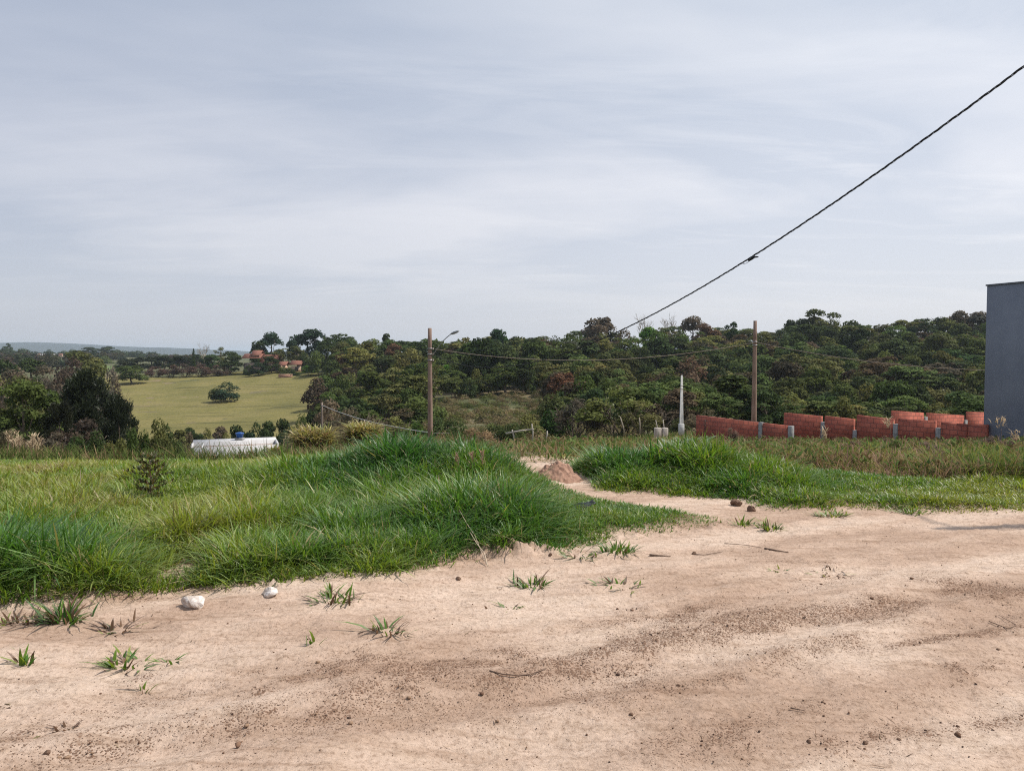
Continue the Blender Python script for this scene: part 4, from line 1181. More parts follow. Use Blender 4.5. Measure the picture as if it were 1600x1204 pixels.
# --- the wood on the slope: named trees first
SPECIAL = [
 ('broadleaf_tree', 'bush', 0, 505, 590, 210, 70, (.10, .075, .05), 'bare brownish tree at the right edge of the pasture'),
 ('broadleaf_tree', 'broad', 1, 537, 553, 292, 34, G_RUST, 'rust coloured tree on the left part of the wooded slope'),
 ('broadleaf_tree', 'broad', 2, 618, 537, 300, 40, G_RUST, 'big rust brown crown near the left utility pole'),
 ('broadleaf_tree', 'tall', 2, 606, 521, 330, 22, G_DARK, 'small tuft topped dark tree on the skyline, left of the pole'),
 ('broadleaf_tree', 'broad', 0, 692, 570, 225, 48, G_LIME, 'bright lime green tree right of the left utility pole'),
 ('broadleaf_tree', 'broad', 1, 779, 514, 318, 36, (.034, .07, .022), 'round green tree breaking the skyline between the poles'),
 ('broadleaf_tree', 'broad', 2, 846, 530, 290, 54, (.045, .085, .02), 'wide light green crown below the skyline'),
 ('broadleaf_tree', 'broad', 1, 938, 496, 322, 62, G_BROWN, 'large dome shaped brownish tree topping the skyline'),
 ('broadleaf_tree', 'tall', 0, 1012, 511, 288, 34, G_LIME, 'bright green upright tree just under the skyline'),
 ('bare_tree', 'bare', 1, 1046, 499, 335, 26, G_GREY, 'bare grey tree on the skyline left of the dark crown'),
 ('broadleaf_tree', 'broad', 2, 1080, 494, 325, 50, G_BROWN, 'open brown crowned tree on the skyline'),
 ('broadleaf_tree', 'broad', 0, 1106, 506, 312, 40, G_RUST, 'dark rust tree below the open skyline crown'),
 ('broadleaf_tree', 'broad', 1, 1078, 566, 222, 36, (.13, .06, .03), 'orange rust crown halfway down the slope'),
 ('broadleaf_tree', 'flat', 2, 1104, 540, 262, 56, G_RUST, 'broad rusty crown above the orange one'),
 ('broadleaf_tree', 'tall', 1, 1140, 503, 320, 22, (.04, .075, .02), 'slim green tree on the skyline left of the right pole'),
 ('broadleaf_tree', 'tall', 1, 1285, 483, 318, 56, G_OLIVE, 'tall airy tree forming the highest skyline'),
 ('broadleaf_tree', 'tall', 2, 1230, 500, 316, 30, G_DARK, 'dark upright tree on the skyline right of the right pole'),
 ('broadleaf_tree', 'tall', 0, 1250, 498, 322, 26, G_DARK, 'dark upright tree left of the tall airy one'),
 ('cypress_tree', 'column', 0, 1463, 497, 305, 10, G_PINE, 'slim dark cypress standing on the right skyline'),
 ('palm_tree', 'palm', 0, 1220, 514, 300, 28, (.06, .085, .04), 'feathery palm on the skyline right of the right pole'),
 ('broadleaf_tree', 'broad', 0, 1490, 486, 312, 50, G_BROWN, 'airy brown tree on the skyline near the grey building'),
 ('broadleaf_tree', 'tall', 0, 1525, 487, 310, 44, G_GREY, 'sparse tree on the skyline next to the grey building'),
 ('bare_tree', 'bare', 2, 1005, 503, 338, 24, G_GREY, 'bare pale tree on the skyline right of the dome'),
 ('palm_tree', 'palm', 0, 893, 532, 262, 44, (.075, .085, .05), 'drooping palm in the middle of the slope'),
 ('broadleaf_tree', 'flat', 1, 1150, 612, 158, 60, G_YELL, 'yellow flowered flat crown behind the left brick wall'),
 ('broadleaf_tree', 'flat', 0, 1232, 612, 160, 62, G_YELL, 'yellow topped flat crown right of the right pole'),
 ('broadleaf_tree', 'flat', 2, 1090, 598, 168, 48, G_YELL, 'yellow topped crown right of the white post'),
 ('broadleaf_tree', 'flat', 1, 1370, 586, 178, 52, (.09, .09, .03), 'olive yellow flat crown above the brick walls'),
 ('broadleaf_tree', 'flat', 0, 918, 590, 165, 58, G_YELL, 'yellowish layered crown above the twiggy thicket'),
 ('broadleaf_tree', 'broad', 0, 1490, 545, 225, 84, (.04, .075, .02), 'big rounded green crown near the grey building'),
]
for s in SPECIAL:
    P(s[0], s[1], s[2], s[3], s[4], s[5], s[6], s[7], s[8])

# --- the wood itself: scatter, then keep the ones that show
TINTS = [(G_DARK, .32, 'dark green'), (G_MID, .24, 'mid green'), (G_OLIVE, .19, 'olive green'), ((.095, .075, .045), .11, 'dull brown'), (G_YELL, .09, 'yellow green'), (G_RUST, .025, 'rust brown'), ((.03, .055, .03), .03, 'grey green')]
def skyline(px):
    xs = [430, 470, 560, 600, 640, 700, 760, 800, 860, 900, 935, 970, 1000, 1060, 1100, 1130, 1170, 1215, 1250, 1290, 1330, 1400, 1460, 1500, 1540, 1800]
    ys = [535, 530, 533, 530, 533, 532, 529, 528, 524, 518, 510, 512, 514, 508, 510, 514, 516, 516, 508, 500, 498, 498, 498, 496, 494, 490]
    return np.interp(px, xs, ys)
def wood():
    rng = np.random.default_rng(77)
    cand = []
    for lo_, hi_, hh, rr in ((92, 125, 4.6, 2.4), (125, 170, 6.2, 2.9), (170, 230, 7.8, 3.5), (230, 290, 9.4, 4.2), (290, 345, 11.5, 5.0)):
        pts = []
        for _ in range(12000):
            d = rng.uniform(lo_, hi_); u = rng.uniform(-.275, .80); px = 800 + u * F
            if px < 498 + (d - 190) * .22 * (d > 190) + (190 - d) * .5 * (d < 190): continue
            if d < 118 and px < 1000: continue
            if d < 192 and 655 < px < 885 - (d - 100) * .25: continue
            x = u * d
            if any((x - a) ** 2 + (d - b) ** 2 < (rr * 1.08) ** 2 for a, b in pts): continue
            pts.append((x, d))
        for x, d in pts:
            s = rng.choice([.6, .8, 1.0, 1.2, 1.45], p=[.24, .30, .27, .14, .05]) * rng.uniform(.9, 1.1); h = hh * s * rng.uniform(.85, 1.15); r = rr * s
            cand.append([x, d, h, r])
    cand.sort(key=lambda c: c[1])
    bins = np.full(800, 900.0)      # lowest y reached so far per 2 px column: what nearer trees already cover
    out = []
    for x, d, h, r in cand:
        zb = float(H(x, d)); px = 800 + x / d * F
        top = 552 - (zb + h - EYE) / d * F
        sk = skyline(px)
        if top < sk + (0 if d > 250 else 6):
            h = (552 - sk - rng.uniform(-3, 8)) / F * d + EYE - zb; top = 552 - (zb + h - EYE) / d * F
            if h < 3.5: continue
        w_ = r / d * F
        i0, i1 = int(max(0, (px - w_) / 2)), int(min(799, (px + w_) / 2))
        if i1 <= i0: continue
        xx = (np.arange(i0, i1) * 2 - px) / w_
        prof_ = top + (1 - np.sqrt(np.clip(1 - xx ** 2, 0, 1))) * min(h, r * 1.2) / d * F * .6
        vis = np.clip(np.minimum(bins[i0:i1], 690) - prof_, 0, None)
        area = float(np.minimum(vis, (552 - (zb - EYE) / d * F) - prof_).sum()) * 2 if i1 > i0 else 0
        bins[i0:i1] = np.minimum(bins[i0:i1], prof_)
        out.append((area, x, d, h, r, zb))
    out = [o for o in out if o[0] > 6]
    out.sort(key=lambda o: -o[0])
    cum = np.cumsum([t[1] for t in TINTS]); cum /= cum[-1]
    VV, QQ, CC = [], [], []; off = 0
    KEEP = 200
    for k, (area, x, d, h, r, zb) in enumerate(out):
        patch = vnoise(np.array([x / 38.0]), np.array([d / 38.0]), 171)[0]
        ti = int(np.searchsorted(cum, np.clip(.62 * rng.random() + .38 * patch + rng.normal(0, .04), 0, .999)))
        tint, _, nm = TINTS[ti]
        tint = tuple(np.array(tint) * rng.uniform(.62, 1.35) * np.array([rng.uniform(.9, 1.12), 1, rng.uniform(.85, 1.1)]))
        kind = rng.choice(['broad', 'flat', 'tall', 'bush', 'open'], p=[.44, .22, .14, .16, .04]) if nm != 'yellow green' else 'flat'
        var = int(rng.integers(0, 3)); rz = rng.uniform(0, 6.3)
        if k < KEEP:
            lb = {'dark green': 'dark green leafy tree in the dense wood on the slope', 'mid green': 'mid green leafy tree in the dense wood on the slope', 'olive green': 'olive green tree in the dense wood on the slope', 'dull brown': 'dull brown tree in the dense wood on the slope', 'yellow green': 'yellow green flat topped tree in the dense wood', 'rust brown': 'rust brown tree among the green trees of the wood', 'grey green': 'grey green tree in the dense wood on the slope'}[nm]
            tree('broadleaf_tree', kind, var, Vector((x, d, zb)), h, r, tint, lb, 'tree', nm + ' trees in the wood on the slope', rz=rz, parts=False)
        else:
            p = getproto(kind, var)
            n = len(p['V']) // 4; kp = rng.random(n) < .5
            V = p['V'].reshape(n, 4, 3)[kp]; c0 = V.mean(1, keepdims=True); V = c0 + (V - c0) * 1.35
            V = V.reshape(-1, 3) * np.array([r / p['rad'], r / p['rad'], h / p['top']])
            ca, sa = math.cos(rz), math.sin(rz)
            V = np.stack([V[:, 0] * ca - V[:, 1] * sa + x, V[:, 0] * sa + V[:, 1] * ca + d, V[:, 2] + zb], -1)
            VV.append(V); CC.append(p['C'].reshape(n, 4, 3)[kp].reshape(-1, 3) * np.array(tint)); QQ.append(np.arange(len(V)).reshape(-1, 4) + off); off += len(V)
    print('wood', len(out), off // 4)
    if VV: tag(link('forest', mesh_np('forest', np.vstack(VV), np.vstack(QQ), col=np.vstack(CC), mat=M_LEAF)), 'dense mixed wood covering the far slope', kind='stuff')
wood()

# --- thickets between the lot crest and the wood
THICK = [
 (965, 604, 76, 128, 'scrub', (.075, .09, .028), 'large yellow green twiggy shrub with pale trunks, left of the white post', 'shrub'),
 (1010, 628, 72, 90, 'scrub', (.085, .085, .032), 'olive twiggy shrub joined to the large one at its right', 'shrub'),
 (905, 622, 80, 80, 'scrub', (.085, .07, .05), 'grey brown bare shrub left of the large twiggy shrub', 'shrub'),
 (866, 640, 84, 70, 'bush', (.036, .07, .02), 'fresh green bush in the thicket behind the dry crest', 'bush'),
 (826, 648, 80, 64, 'bush', G_OLIVE, 'olive bush in the thicket, left of the fresh green one', 'bush'),
 (790, 660, 70, 60, 'bush', (.05, .068, .024), 'dull green bush above the leaning posts', 'bush'),
 (748, 668, 62, 60, 'scrub', (.16, .115, .065), 'straw coloured dead thicket right of the left pole', 'shrub'),
 (716, 662, 66, 62, 'bush', (.045, .07, .022), 'green bush close to the right of the left pole', 'bush'),
 (694, 652, 90, 46, 'bush', G_DARK, 'dark bush behind the left pole', 'bush'),
 (640, 660, 74, 58, 'bush', (.05, .085, .02), 'bright green bush just left of the left pole', 'bush'),
 (610, 650, 92, 70, 'scrub', G_OLIVE, 'olive scrub behind the right cane clump', 'shrub'),
 (560, 636, 105, 80, 'scrub', (.10, .082, .05), 'brown scrub behind the gap of the cane clumps', 'shrub'),
 (520, 622, 120, 70, 'scrub', (.11, .085, .055), 'bare brown scrub at the lower right corner of the pasture', 'shrub'),
 (660, 620, 120, 80, 'bush', G_MID, 'mid green bush up the slope behind the left pole', 'bush'),
 (770, 640, 122, 50, 'scrub', (.095, .085, .036), 'tawny scrub in the middle of the open slope', 'shrub'),
 (860, 615, 118, 70, 'bush', (.07, .085, .028), 'pale olive bush at the right end of the open slope', 'bush'),
 (1130, 655, 66, 50, 'scrub', (.11, .085, .05), 'brown dry shrub peeping over the left brick wall', 'shrub'),
 (1098, 640, 74, 60, 'scrub', (.085, .07, .04), 'dark brown scrub between the white post and brick wall', 'shrub'),
 (580, 690, 52, 60, 'scrub', (.16, .11, .075), 'pinkish dry brush at the foot of the right cane clump', 'shrub'),
 (470, 694, 56, 60, 'scrub', (.15, .105, .07), 'dry brush under the left cane clump', 'shrub'),
 (1060, 655, 80, 50, 'bush', (.06, .07, .028), 'olive bush behind the white post', 'bush'),
 (770, 690, 36, 66, 'scrub', (.17, .115, .072), 'tangle of dead straw brush on the crest by the leaning posts', 'shrub'),
]
for i, (px, top, d, w_, kd, ti, lb, ct) in enumerate(THICK):
    ti = tuple(np.array(ti) * (1.45 if kd == 'scrub' else 1.15))
    P('bush' if kd == 'bush' else 'scrub_shrub', kd, i % 3, px, top, d, w_, ti, lb, ct)

# --- trees far off on the left
for i, (px, top, d, w_, kd) in enumerate([(15, 541, 1000, 26, 'broad'), (16, 536, 1040, 10, 'tall'), (40, 544, 1050, 24, 'broad'), (80, 546, 1150, 20, 'broad'), (104, 548, 1050, 24, 'broad'), (120, 546, 1000, 26, 'broad'), (138, 542, 1000, 20, 'tall'), (148, 543, 1010, 16, 'tall'), (162, 542, 1000, 22, 'tall'), (174, 541, 1020, 16, 'tall'), (184, 546, 1000, 24, 'broad'), (202, 548, 1050, 26, 'broad'), (220, 548, 1050, 28, 'broad'), (236, 550, 1060, 22, 'broad'), (252, 552, 1100, 24, 'broad'), (110, 558, 700, 34, 'broad'), (84, 562, 600, 40, 'broad'), (40, 562, 560, 50, 'broad'), (12, 558, 620, 46, 'broad'), (165, 556, 720, 30, 'broad'), (150, 560, 640, 24, 'tall'), (64, 558, 700, 34, 'broad'), (-20, 556, 640, 44, 'broad'), (-50, 548, 900, 40, 'broad'), (270, 553, 900, 26, 'broad'), (285, 555, 900, 22, 'broad')]):
    P('distant_tree', kd if kd == 'tall' else 'bush', i % 3, px, top, d, w_, (G_DARK, G_MID, G_OLIVE)[i % 3] if d < 800 else G_DARK, 'hazy dark tree in the distant belt on the left horizon' if d >= 800 else 'dark tree in the scattered groves below the left horizon', 'tree', 'distant belt of trees on the left' if d >= 800 else 'groves below the left horizon', parts=False, hmin=4)

# ------------------------------------------------------------------ cane clumps and reeds
def cane(px, d, top, wpx, n, label, seed, dark=1.0):
    rng = np.random.default_rng(seed)
    b, h, r = byPx(px, top, d, wpx)
    t = thing('cane_clump', label, 'cane clump', b)
    k = n
    a = rng.uniform(0, 6.3, k); rr = r * .6 * np.sqrt(rng.random(k)); x, y = rr * np.cos(a), rr * np.sin(a)
    # leaves spring from stalks at different heights
    z = h * rng.uniform(.05, .72, k)
    hh = h * rng.uniform(.28, .5, k)
    col = np.array([[.22, .21, .06], [.30, .26, .09], [.15, .17, .045], [.33, .25, .12], [.20, .13, .07]])[rng.choice(5, k, p=[.32, .24, .22, .14, .08])]
    low = z < h * .3; col[low] = np.array([.17, .115, .06])
    col = col * rng.uniform(.9, 1.6, (k, 1)) * dark
    V, Q, C = blades(np.stack([x, y, z], -1), hh, rng.uniform(.07, .12, k) * d / 55, rng.uniform(0, 6.3, k), np.clip(rng.normal(.45, .25, k), 0, 1.2), np.clip(rng.normal(.7, .3, k), 0, 1.4), col, rng=rng)
    link('foliage', mesh_np('foliage', V, Q, col=C, mat=M_BLADE), t)
    mb = MB()
    for i in range(46):
        a = rng.uniform(0, 6.3); q = r * .55 * math.sqrt(rng.random())
        p0 = (q * math.cos(a), q * math.sin(a), -.2); p1 = (q * 1.3 * math.cos(a), q * 1.3 * math.sin(a), h * rng.uniform(.5, .78))
        limb(mb, p0, p1, .03, .02, rng, .03, 4, 5)
    mb.build('stalks', M_TWIG, t)
cane(489, 54, 664, 84, 2600, 'wide yellowing cane clump left, behind the thin wooden pole', 41)
cane(566, 56, 657, 68, 2200, 'yellow green cane clump between the two poles', 42, 1.05)
cane(428, 62, 694, 26, 400, 'low pale cane growth at the right end of the white house', 43, .9)

def plumes(px, d, ys, n, label, seed, wpx=60, lf=1.0):
    rng = np.random.default_rng(seed)
    b = onH(px, d); t = thing('reed_clump', label, 'reeds', b)
    s = d / F; mb = MB(); PV = []
    k = 160 if lf == 1 else 40
    V, Q, C = blades(np.stack([rng.normal(0, wpx * s * .3, k), rng.normal(0, .5, k), np.zeros(k)], -1), rng.uniform(.6, 1.5, k) * lf, np.full(k, .05 * lf), rng.uniform(0, 6.3, k), rng.normal(.2, .2, k), np.abs(rng.normal(.4, .2, k)), np.array([.17, .15, .06]) * rng.uniform(.6, 1.3, (k, 1)), rng=rng)
    link('leaves', mesh_np('leaves', V, Q, col=C, mat=M_DRY), t)
    HV, HQ, HC = [], [], []; o = 0
    for i in range(n):
        x = rng.uniform(-.5, .5) * wpx * s; ps = min(1, d / 36); ztop = at(px, rng.uniform(*ys), d).z - b.z
        y = rng.normal(0, .5)
        P_ = limb(mb, (x, y, 0), (x + rng.normal(0, .1), y, ztop - .2), .014 * ps, .009 * ps, rng, .02, 4, 4)
        kk = 26
        zz = ztop - .45 * ps * rng.random(kk)
        V, Q, C = blades(np.stack([x + rng.normal(0, .05, kk), y + rng.normal(0, .05, kk) * ps, zz - .1 * ps], -1), rng.uniform(.16, .34, kk) * ps, np.full(kk, .045 * ps), rng.uniform(0, 6.3, kk), np.abs(rng.normal(.35, .2, kk)), np.full(kk, .4), np.array([.48, .38, .26]) * rng.uniform(.75, 1.2, (kk, 1)), rng=rng)
        HV.append(V); HQ.append(Q + o); HC.append(C); o += len(V)
    mb.build('stalks', M_TWIG, t)
    link('plumes', mesh_np('plumes', np.vstack(HV), np.vstack(HQ), col=np.vstack(HC), mat=M_DRY), t)
plumes(8, 38, (672, 690), 7, 'straw plumed reeds at the left end of the lot crest', 51, 40)
plumes(36, 38, (674, 690), 6, 'plumed reeds just right of the leftmost reeds', 52, 34)
plumes(52, 37, (669, 684), 3, 'three tall pale reed plumes under the round green tree', 53, 14)

# far woods on the left, one mass
def farwood():
    rng = np.random.default_rng(203)
    VV, QQ, CC = [], [], []; off = 0
    n0 = 0
    for _ in range(5000):
        d = 400 + 900 * rng.random() ** 1.4; u = rng.uniform(-.95, -.40)
        x = u * d; px = 800 + u * F
        if vnoise(np.array([x / 85.0]), np.array([d / 120.0]), 207)[0] < (.40 if d > 650 else .46): continue
        if 50 < px < 108 and 735 < d < 1010: continue
        if 143 < px < 180 and 425 < d < 640: continue
        zb = float(H(x, d)); r = rng.uniform(4, 8); h = r * rng.uniform(1.1, 1.7)
        lim = 548 + rng.uniform(0, 5) if px < 260 else 554
        if 552 - (zb + h - EYE) / d * F < lim: h = (552 - lim) / F * d + EYE - zb
        if h < 3: continue
        p = getproto('bush', int(rng.integers(0, 3))); n = len(p['V']) // 4; kp = rng.random(n) < .16
        V = p['V'].reshape(n, 4, 3)[kp]; c0 = V.mean(1, keepdims=True); V = (c0 + (V - c0) * 2.2).reshape(-1, 3) * np.array([r / p['rad'], r / p['rad'], h / p['top']]) + np.array([x, d, zb])
        tint = np.array([(.030, .045, .022), (.042, .055, .026), (.055, .055, .03), (.07, .055, .04)][rng.integers(0, 4)])
        VV.append(V); CC.append(p['C'].reshape(n, 4, 3)[kp].reshape(-1, 3) * tint); QQ.append(np.arange(len(V)).reshape(-1, 4) + off); off += len(V); n0 += 1
        if n0 > 420: break
    print('farwood', n0)
    tag(link('woods', mesh_np('woods', np.vstack(VV), np.vstack(QQ), col=np.vstack(CC), mat=M_LEAF)), 'far dark woods below the left horizon', kind='stuff')
farwood()

# low undergrowth on the open slope behind the left pole: small lumps without number
def undergrowth():
    rng = np.random.default_rng(211)
    VV, QQ, CC = [], [], []; off = 0
    for _ in range(2000):
        d = rng.uniform(70, 200); px = rng.uniform(600, 1000); u = (px - 800) / F; x = u * d
        g = vnoise(np.array([x / 9.0]), np.array([d / 14.0]), 213)[0]
        if g < .25: continue
        r = rng.uniform(.5, 1.5); h = r * rng.uniform(.6, 1.3); zb = float(H(x, d))
        p = getproto('bush', int(rng.integers(0, 3))); n = len(p['V']) // 4; kp = rng.random(n) < .10
        V = p['V'].reshape(n, 4, 3)[kp]; c0 = V.mean(1, keepdims=True); V = (c0 + (V - c0) * 1.5).reshape(-1, 3) * np.array([r / p['rad'], r / p['rad'], h / p['top']]) + np.array([x, d, zb - .1])
        tint = np.array([(.12, .125, .045), (.16, .135, .065), (.09, .115, .035), (.18, .145, .08)][rng.integers(0, 4)]) * rng.uniform(.7, 1.2)
        VV.append(V); CC.append(p['C'].reshape(n, 4, 3)[kp].reshape(-1, 3) * tint); QQ.append(np.arange(len(V)).reshape(-1, 4) + off); off += len(V)
    tag(link('undergrowth', mesh_np('undergrowth', np.vstack(VV), np.vstack(QQ), col=np.vstack(CC), mat=M_LEAF)), 'low tawny undergrowth on the open slope behind the left pole', kind='stuff')
undergrowth()
# ------------------------------------------------------------------ utility poles and cables
def pole(px, py_top, d, r0, r1, mat, label, name='utility_pole', base_px=None, square=False, extra=1.0, collars=()):
    top = at(px, py_top, d); zb = float(H(top.x, d))
    if base_px is not None: zb = at(px, base_px, d).z
    h = top.z - zb
    t = thing(name, label, 'utility pole', (top.x, d, zb))
    mb = MB(); n = 9
    zz = np.linspace(-extra, h, n)
    mb.tube(np.stack([np.zeros(n), np.zeros(n), zz], -1), np.interp(zz, [-extra, h], [r0, r1]), 16 if not square else 4)
    mb.build('shaft', mat, t, sm=not square)
    return t, h
D1 = 48.0
p1, h1 = pole(671.5, 512.5, D1, .175, .118, M_CONC, 'stout brown concrete pole with a street lamp arm, behind the grass mound', base_px=703)
def rel(t, px, py, d): return at(px, py, d) - t.location
za = rel(p1, 672, 547, D1).z
mb = MB()
for z in (za + .1, za - .25, za - .62): mb.tube([(0, 0, z - .03), (0, 0, z + .03)], [.165, .165], 16)
mb.build('clamp_band', M_STEEL, p1)
mb = MB()
for s in (0.1, -.25, -.62):
    mb.lathe((.20, -.05, za + s - .06), [(.02, 0), (.05, .01), (.05, .04), (.03, .06), (.05, .08), (.05, .11), (.02, .12)], 10)
mb.build('insulator', simple('porcelain', (.33, .27, .24), (.5, .44, .4), 8, .4, 0), p1)
e = rel(p1, 705, 521.5, D1 - .6); s0 = rel(p1, 676, 556, D1)
lam = MB(); P_ = []
for t_ in np.linspace(0, 1, 10):
    q = s0.lerp(e, t_); q.z += .16 * math.sin(PI * t_); P_.append(tuple(q))
lam.tube(P_, np.full(10, .026), 7); la = lam.build('lamp_arm', M_STEEL, p1, True)
mb = MB(); dirv = Vector((.62, -.25, .22)).normalized()
q0 = e - dirv * .05
pts = [q0 + dirv * k for k in (0, .12, .25, .5, .62)]
mb.tube([tuple(p) for p in pts], [.03, .07, .085, .07, .03], 10); mb.build('lamp_head', M_STEEL, la, True)
mb = MB(); mb.box((.03, -.16, rel(p1, 672, 696, D1).z), (.30, .03, .62)); mb.build('white_base_paint', M_WHITECONC, p1)

D2 = 46.0
p2, h2 = pole(1180, 501, D2, .18, .10, M_CONC, 'tall brown concrete pole behind the left brick wall', base_px=690)
mb = MB(); z2 = rel(p2, 1180, 534, D2).z
for z in (z2, z2 - .2): mb.tube([(0, 0, z - .03), (0, 0, z + .03)], [.145, .145], 16)
mb.build('clamp_band', M_STEEL, p2)
mb = MB(); mb.lathe((0, -.17, z2 - .05), [(.02, 0), (.05, .01), (.05, .05), (.03, .06), (.05, .08), (.02, .12)], 10); mb.build('insulator', bpy.data.materials['porcelain'], p2)

D3 = 88.0
p3, h3 = pole(503, 629, D3, .155, .11, M_WOODPOLE, 'thin grey wooden pole in front of the left cane clump', base_px=712)
mb = MB(); z3 = rel(p3, 503, 634, D3).z; mb.box((.1, -.14, z3), (.35, .08, .08)); mb.build('cross_bracket', M_STEEL, p3)

# pale tapered post with hollow web
D4 = 58.0
t4 = at(1063.5, 586, D4); b4 = at(1064.5, 674, D4)
p4 = thing('concrete_post', 'white tapered concrete post left of the brick walls', 'post', (b4.x, D4, b4.z - .3))
h4 = t4.z - b4.z + .3
mb = MB()
for sx_ in (-1, 1):
    V = []
    for z in (0, h4):
        w_ = np.interp(z, [0, h4], [.155, .065]); f = .55 * w_
        for x, y in ((w_ * .45, -f), (w_, -f), (w_, f), (w_ * .45, f)): V.append((x * sx_, y, z))
    Q_ = [(0, 1, 5, 4), (1, 2, 6, 5), (2, 3, 7, 6), (3, 0, 4, 7), (4, 5, 6, 7)]
    if sx_ < 0: Q_ = [q[::-1] for q in Q_]
    mb.add(V, Q_)
V = []
for z in (0, h4):
    w_ = np.interp(z, [0, h4], [.155, .065])
    for x, y in ((-w_ * .46, -.3 * w_), (w_ * .46, -.3 * w_), (w_ * .46, .3 * w_), (-w_ * .46, .3 * w_)): V.append((x, y, z * .998))
mb.add(V, [(0, 1, 5, 4), (1, 2, 6, 5), (2, 3, 7, 6), (3, 0, 4, 7), (4, 5, 6, 7)])
mb.build('shaft', M_WHITECONC, p4)
mb = MB(); mb.box((0, 0, .45), (.40, .30, .9), bev=.03); mb.build('footing', M_WHITECONC, p4)
mb = MB(); mb.box((0, 0, h4 * .83), (.22, .2, .05)); mb.box((0, 0, h4 * .78), (.22, .2, .05)); mb.build('clamp_band', M_STEEL, p4)

# the pole at the roadside right of the view carries the near cable; its shadow falls across the road
N = Vector((9.9, 7.62, 0)); N.z = float(H(N.x, N.y))
pn = thing('utility_pole', 'brown concrete roadside pole carrying the twisted cable', 'utility pole', N)
mb = MB(); zz = np.linspace(-.8, 8.5, 9); mb.tube(np.stack([zz * 0, zz * 0, zz], -1), np.linspace(.115, .08, 9), 16); mb.build('shaft', M_CONC, pn, True)
mb = MB(); mb.tube([(0, 0, 7.8), (0, 0, 7.86)], [.10, .10], 16); mb.build('clamp_band', M_STEEL, pn)

def span(a, b, sag, n=60):
    a, b = Vector(a), Vector(b)
    t = np.linspace(0, 1, n)[:, None]
    P_ = np.array(a) * (1 - t) + np.array(b) * t
    P_[:, 2] -= (4 * sag * t * (1 - t))[:, 0]
    return P_
def cable(name, P_, r, mat, label):
    mb = MB(); mb.tube(P_, r, 6); return tag(mb.build(name, mat, sm=True), label, 'cable')
def fitspan(a, b, via):
    """span whose sag passes the photo point via=(px,py) on the vertical plane a-b"""
    u, w = ray(*via)
    # point on the plan line with x = u*y
    ax, ay, bx, by = a.x, a.y, b.x, b.y
    t = (u * ay - ax) / ((bx - ax) - u * (by - ay))
    y = ay + t * (by - ay); z = EYE + w * y
    lin = a.z * (1 - t) + b.z * t
    return span(a, b, (lin - z) / (4 * t * (1 - t)), 260)
A = at(676, 553, D1); B = Vector((N.x - .1, N.y, 8.2))
# attach height on the near pole and the sag so that the cable runs through the two measured points
u, w = ray(1597, 106); tt_ = (u * A.y - A.x) / ((B.x - A.x) - u * (B.y - A.y)); yq = A.y + tt_ * (B.y - A.y); zq = EYE + w * yq
u, w = ray(1175, 401); t2 = (u * A.y - A.x) / ((B.x - A.x) - u * (B.y - A.y)); y2_ = A.y + t2 * (B.y - A.y); zz2 = EYE + w * y2_
# z = A.z(1-t)+zb t - 4 s t(1-t) at both points
M_ = np.array([[tt_, -4 * tt_ * (1 - tt_)], [t2, -4 * t2 * (1 - t2)]]); rh = np.array([zq - A.z * (1 - tt_), zz2 - A.z * (1 - t2)])
zb_, sg_ = np.linalg.solve(M_, rh); B.z = float(zb_)
print('near cable attach z', zb_, 'sag', sg_, 'ground', N.z)
pc = span(A, B, float(sg_), 1100)
# two insulated conductors twisted round each other
tl = np.concatenate([[0], np.cumsum(np.linalg.norm(np.diff(pc, axis=0), axis=1))])
tan = np.gradient(pc, axis=0); tan /= np.linalg.norm(tan, axis=1)[:, None]
sd_ = np.cross(tan, [0, 0, 1.]); sd_ /= np.linalg.norm(sd_, axis=1)[:, None]; up_ = np.cross(sd_, tan)
mb = MB()
for k in range(3):
    ph = tl / .62 * 2 * PI + k * 2.09
    rr_ = .0125
    mb.tube(pc + rr_ * (np.cos(ph)[:, None] * sd_ + np.sin(ph)[:, None] * up_), (.011, .0085, .007)[k], 5)
cb_ = tag(mb.build('twisted_cable', M_CABLE, sm=True), 'black twisted overhead cable rising across the sky to the right', 'cable')
i2 = int(t2 * 1099); c0 = Vector(pc[i2]); dv_ = Vector(tan[i2])
mb = MB(); mb.tube([tuple(c0 - dv_ * .10 + Vector((0, 0, -.05))), tuple(c0 + dv_ * .02 + Vector((0, 0, -.035))), tuple(c0 + dv_ * .14 + Vector((0, 0, -.045)))], [.02, .04, .022], 8)
mb.tube([tuple(c0 + dv_ * .06 + Vector((0, 0, -.02))), tuple(c0 + dv_ * .24 + Vector((.02, 0, -.085)))], [.028, .014], 7)
mb.tube([tuple(c0 + dv_ * k + Vector((0, 0, z))) for k, z in ((-.36, -.01), (-.28, -.055), (-.18, -.075), (-.08, -.06))], .006, 5)
mb.build('splice_clamp', M_CABLE, cb_)

A1 = at(676, 545, D1) + Vector((.14, -.1, 0)); B1 = at(1180, 534.5, D2) + Vector((0, -.17, 0))
cable('overhead_cable', fitspan(A1, B1, (925, 562.5)), .021, M_CABLE2, 'pale brown overhead cable sagging between the two brown poles')
C1 = at(1560, 579, 40)
cable('overhead_cable', fitspan(B1, C1, (1400, 569)), .017, M_CABLE2, 'pale cable running from the right pole down to the grey building')
A3 = at(504, 633, D3); C3 = at(674, 676, D1 + .3); C3b = at(703, 676.5, 46.0)
cable('overhead_cable', fitspan(A3, C3, (590, 661)), .028, simple('pale_grey_wire', (.36, .36, .35), (.5, .5, .49), 9, .6, 0), 'pale wire descending from the thin wooden pole to the left pole')
cable('service_wire', span(C3, C3b, .02, 12), .014, bpy.data.materials['pale_grey_wire'], 'short pale wire end sticking out right of the left pole')

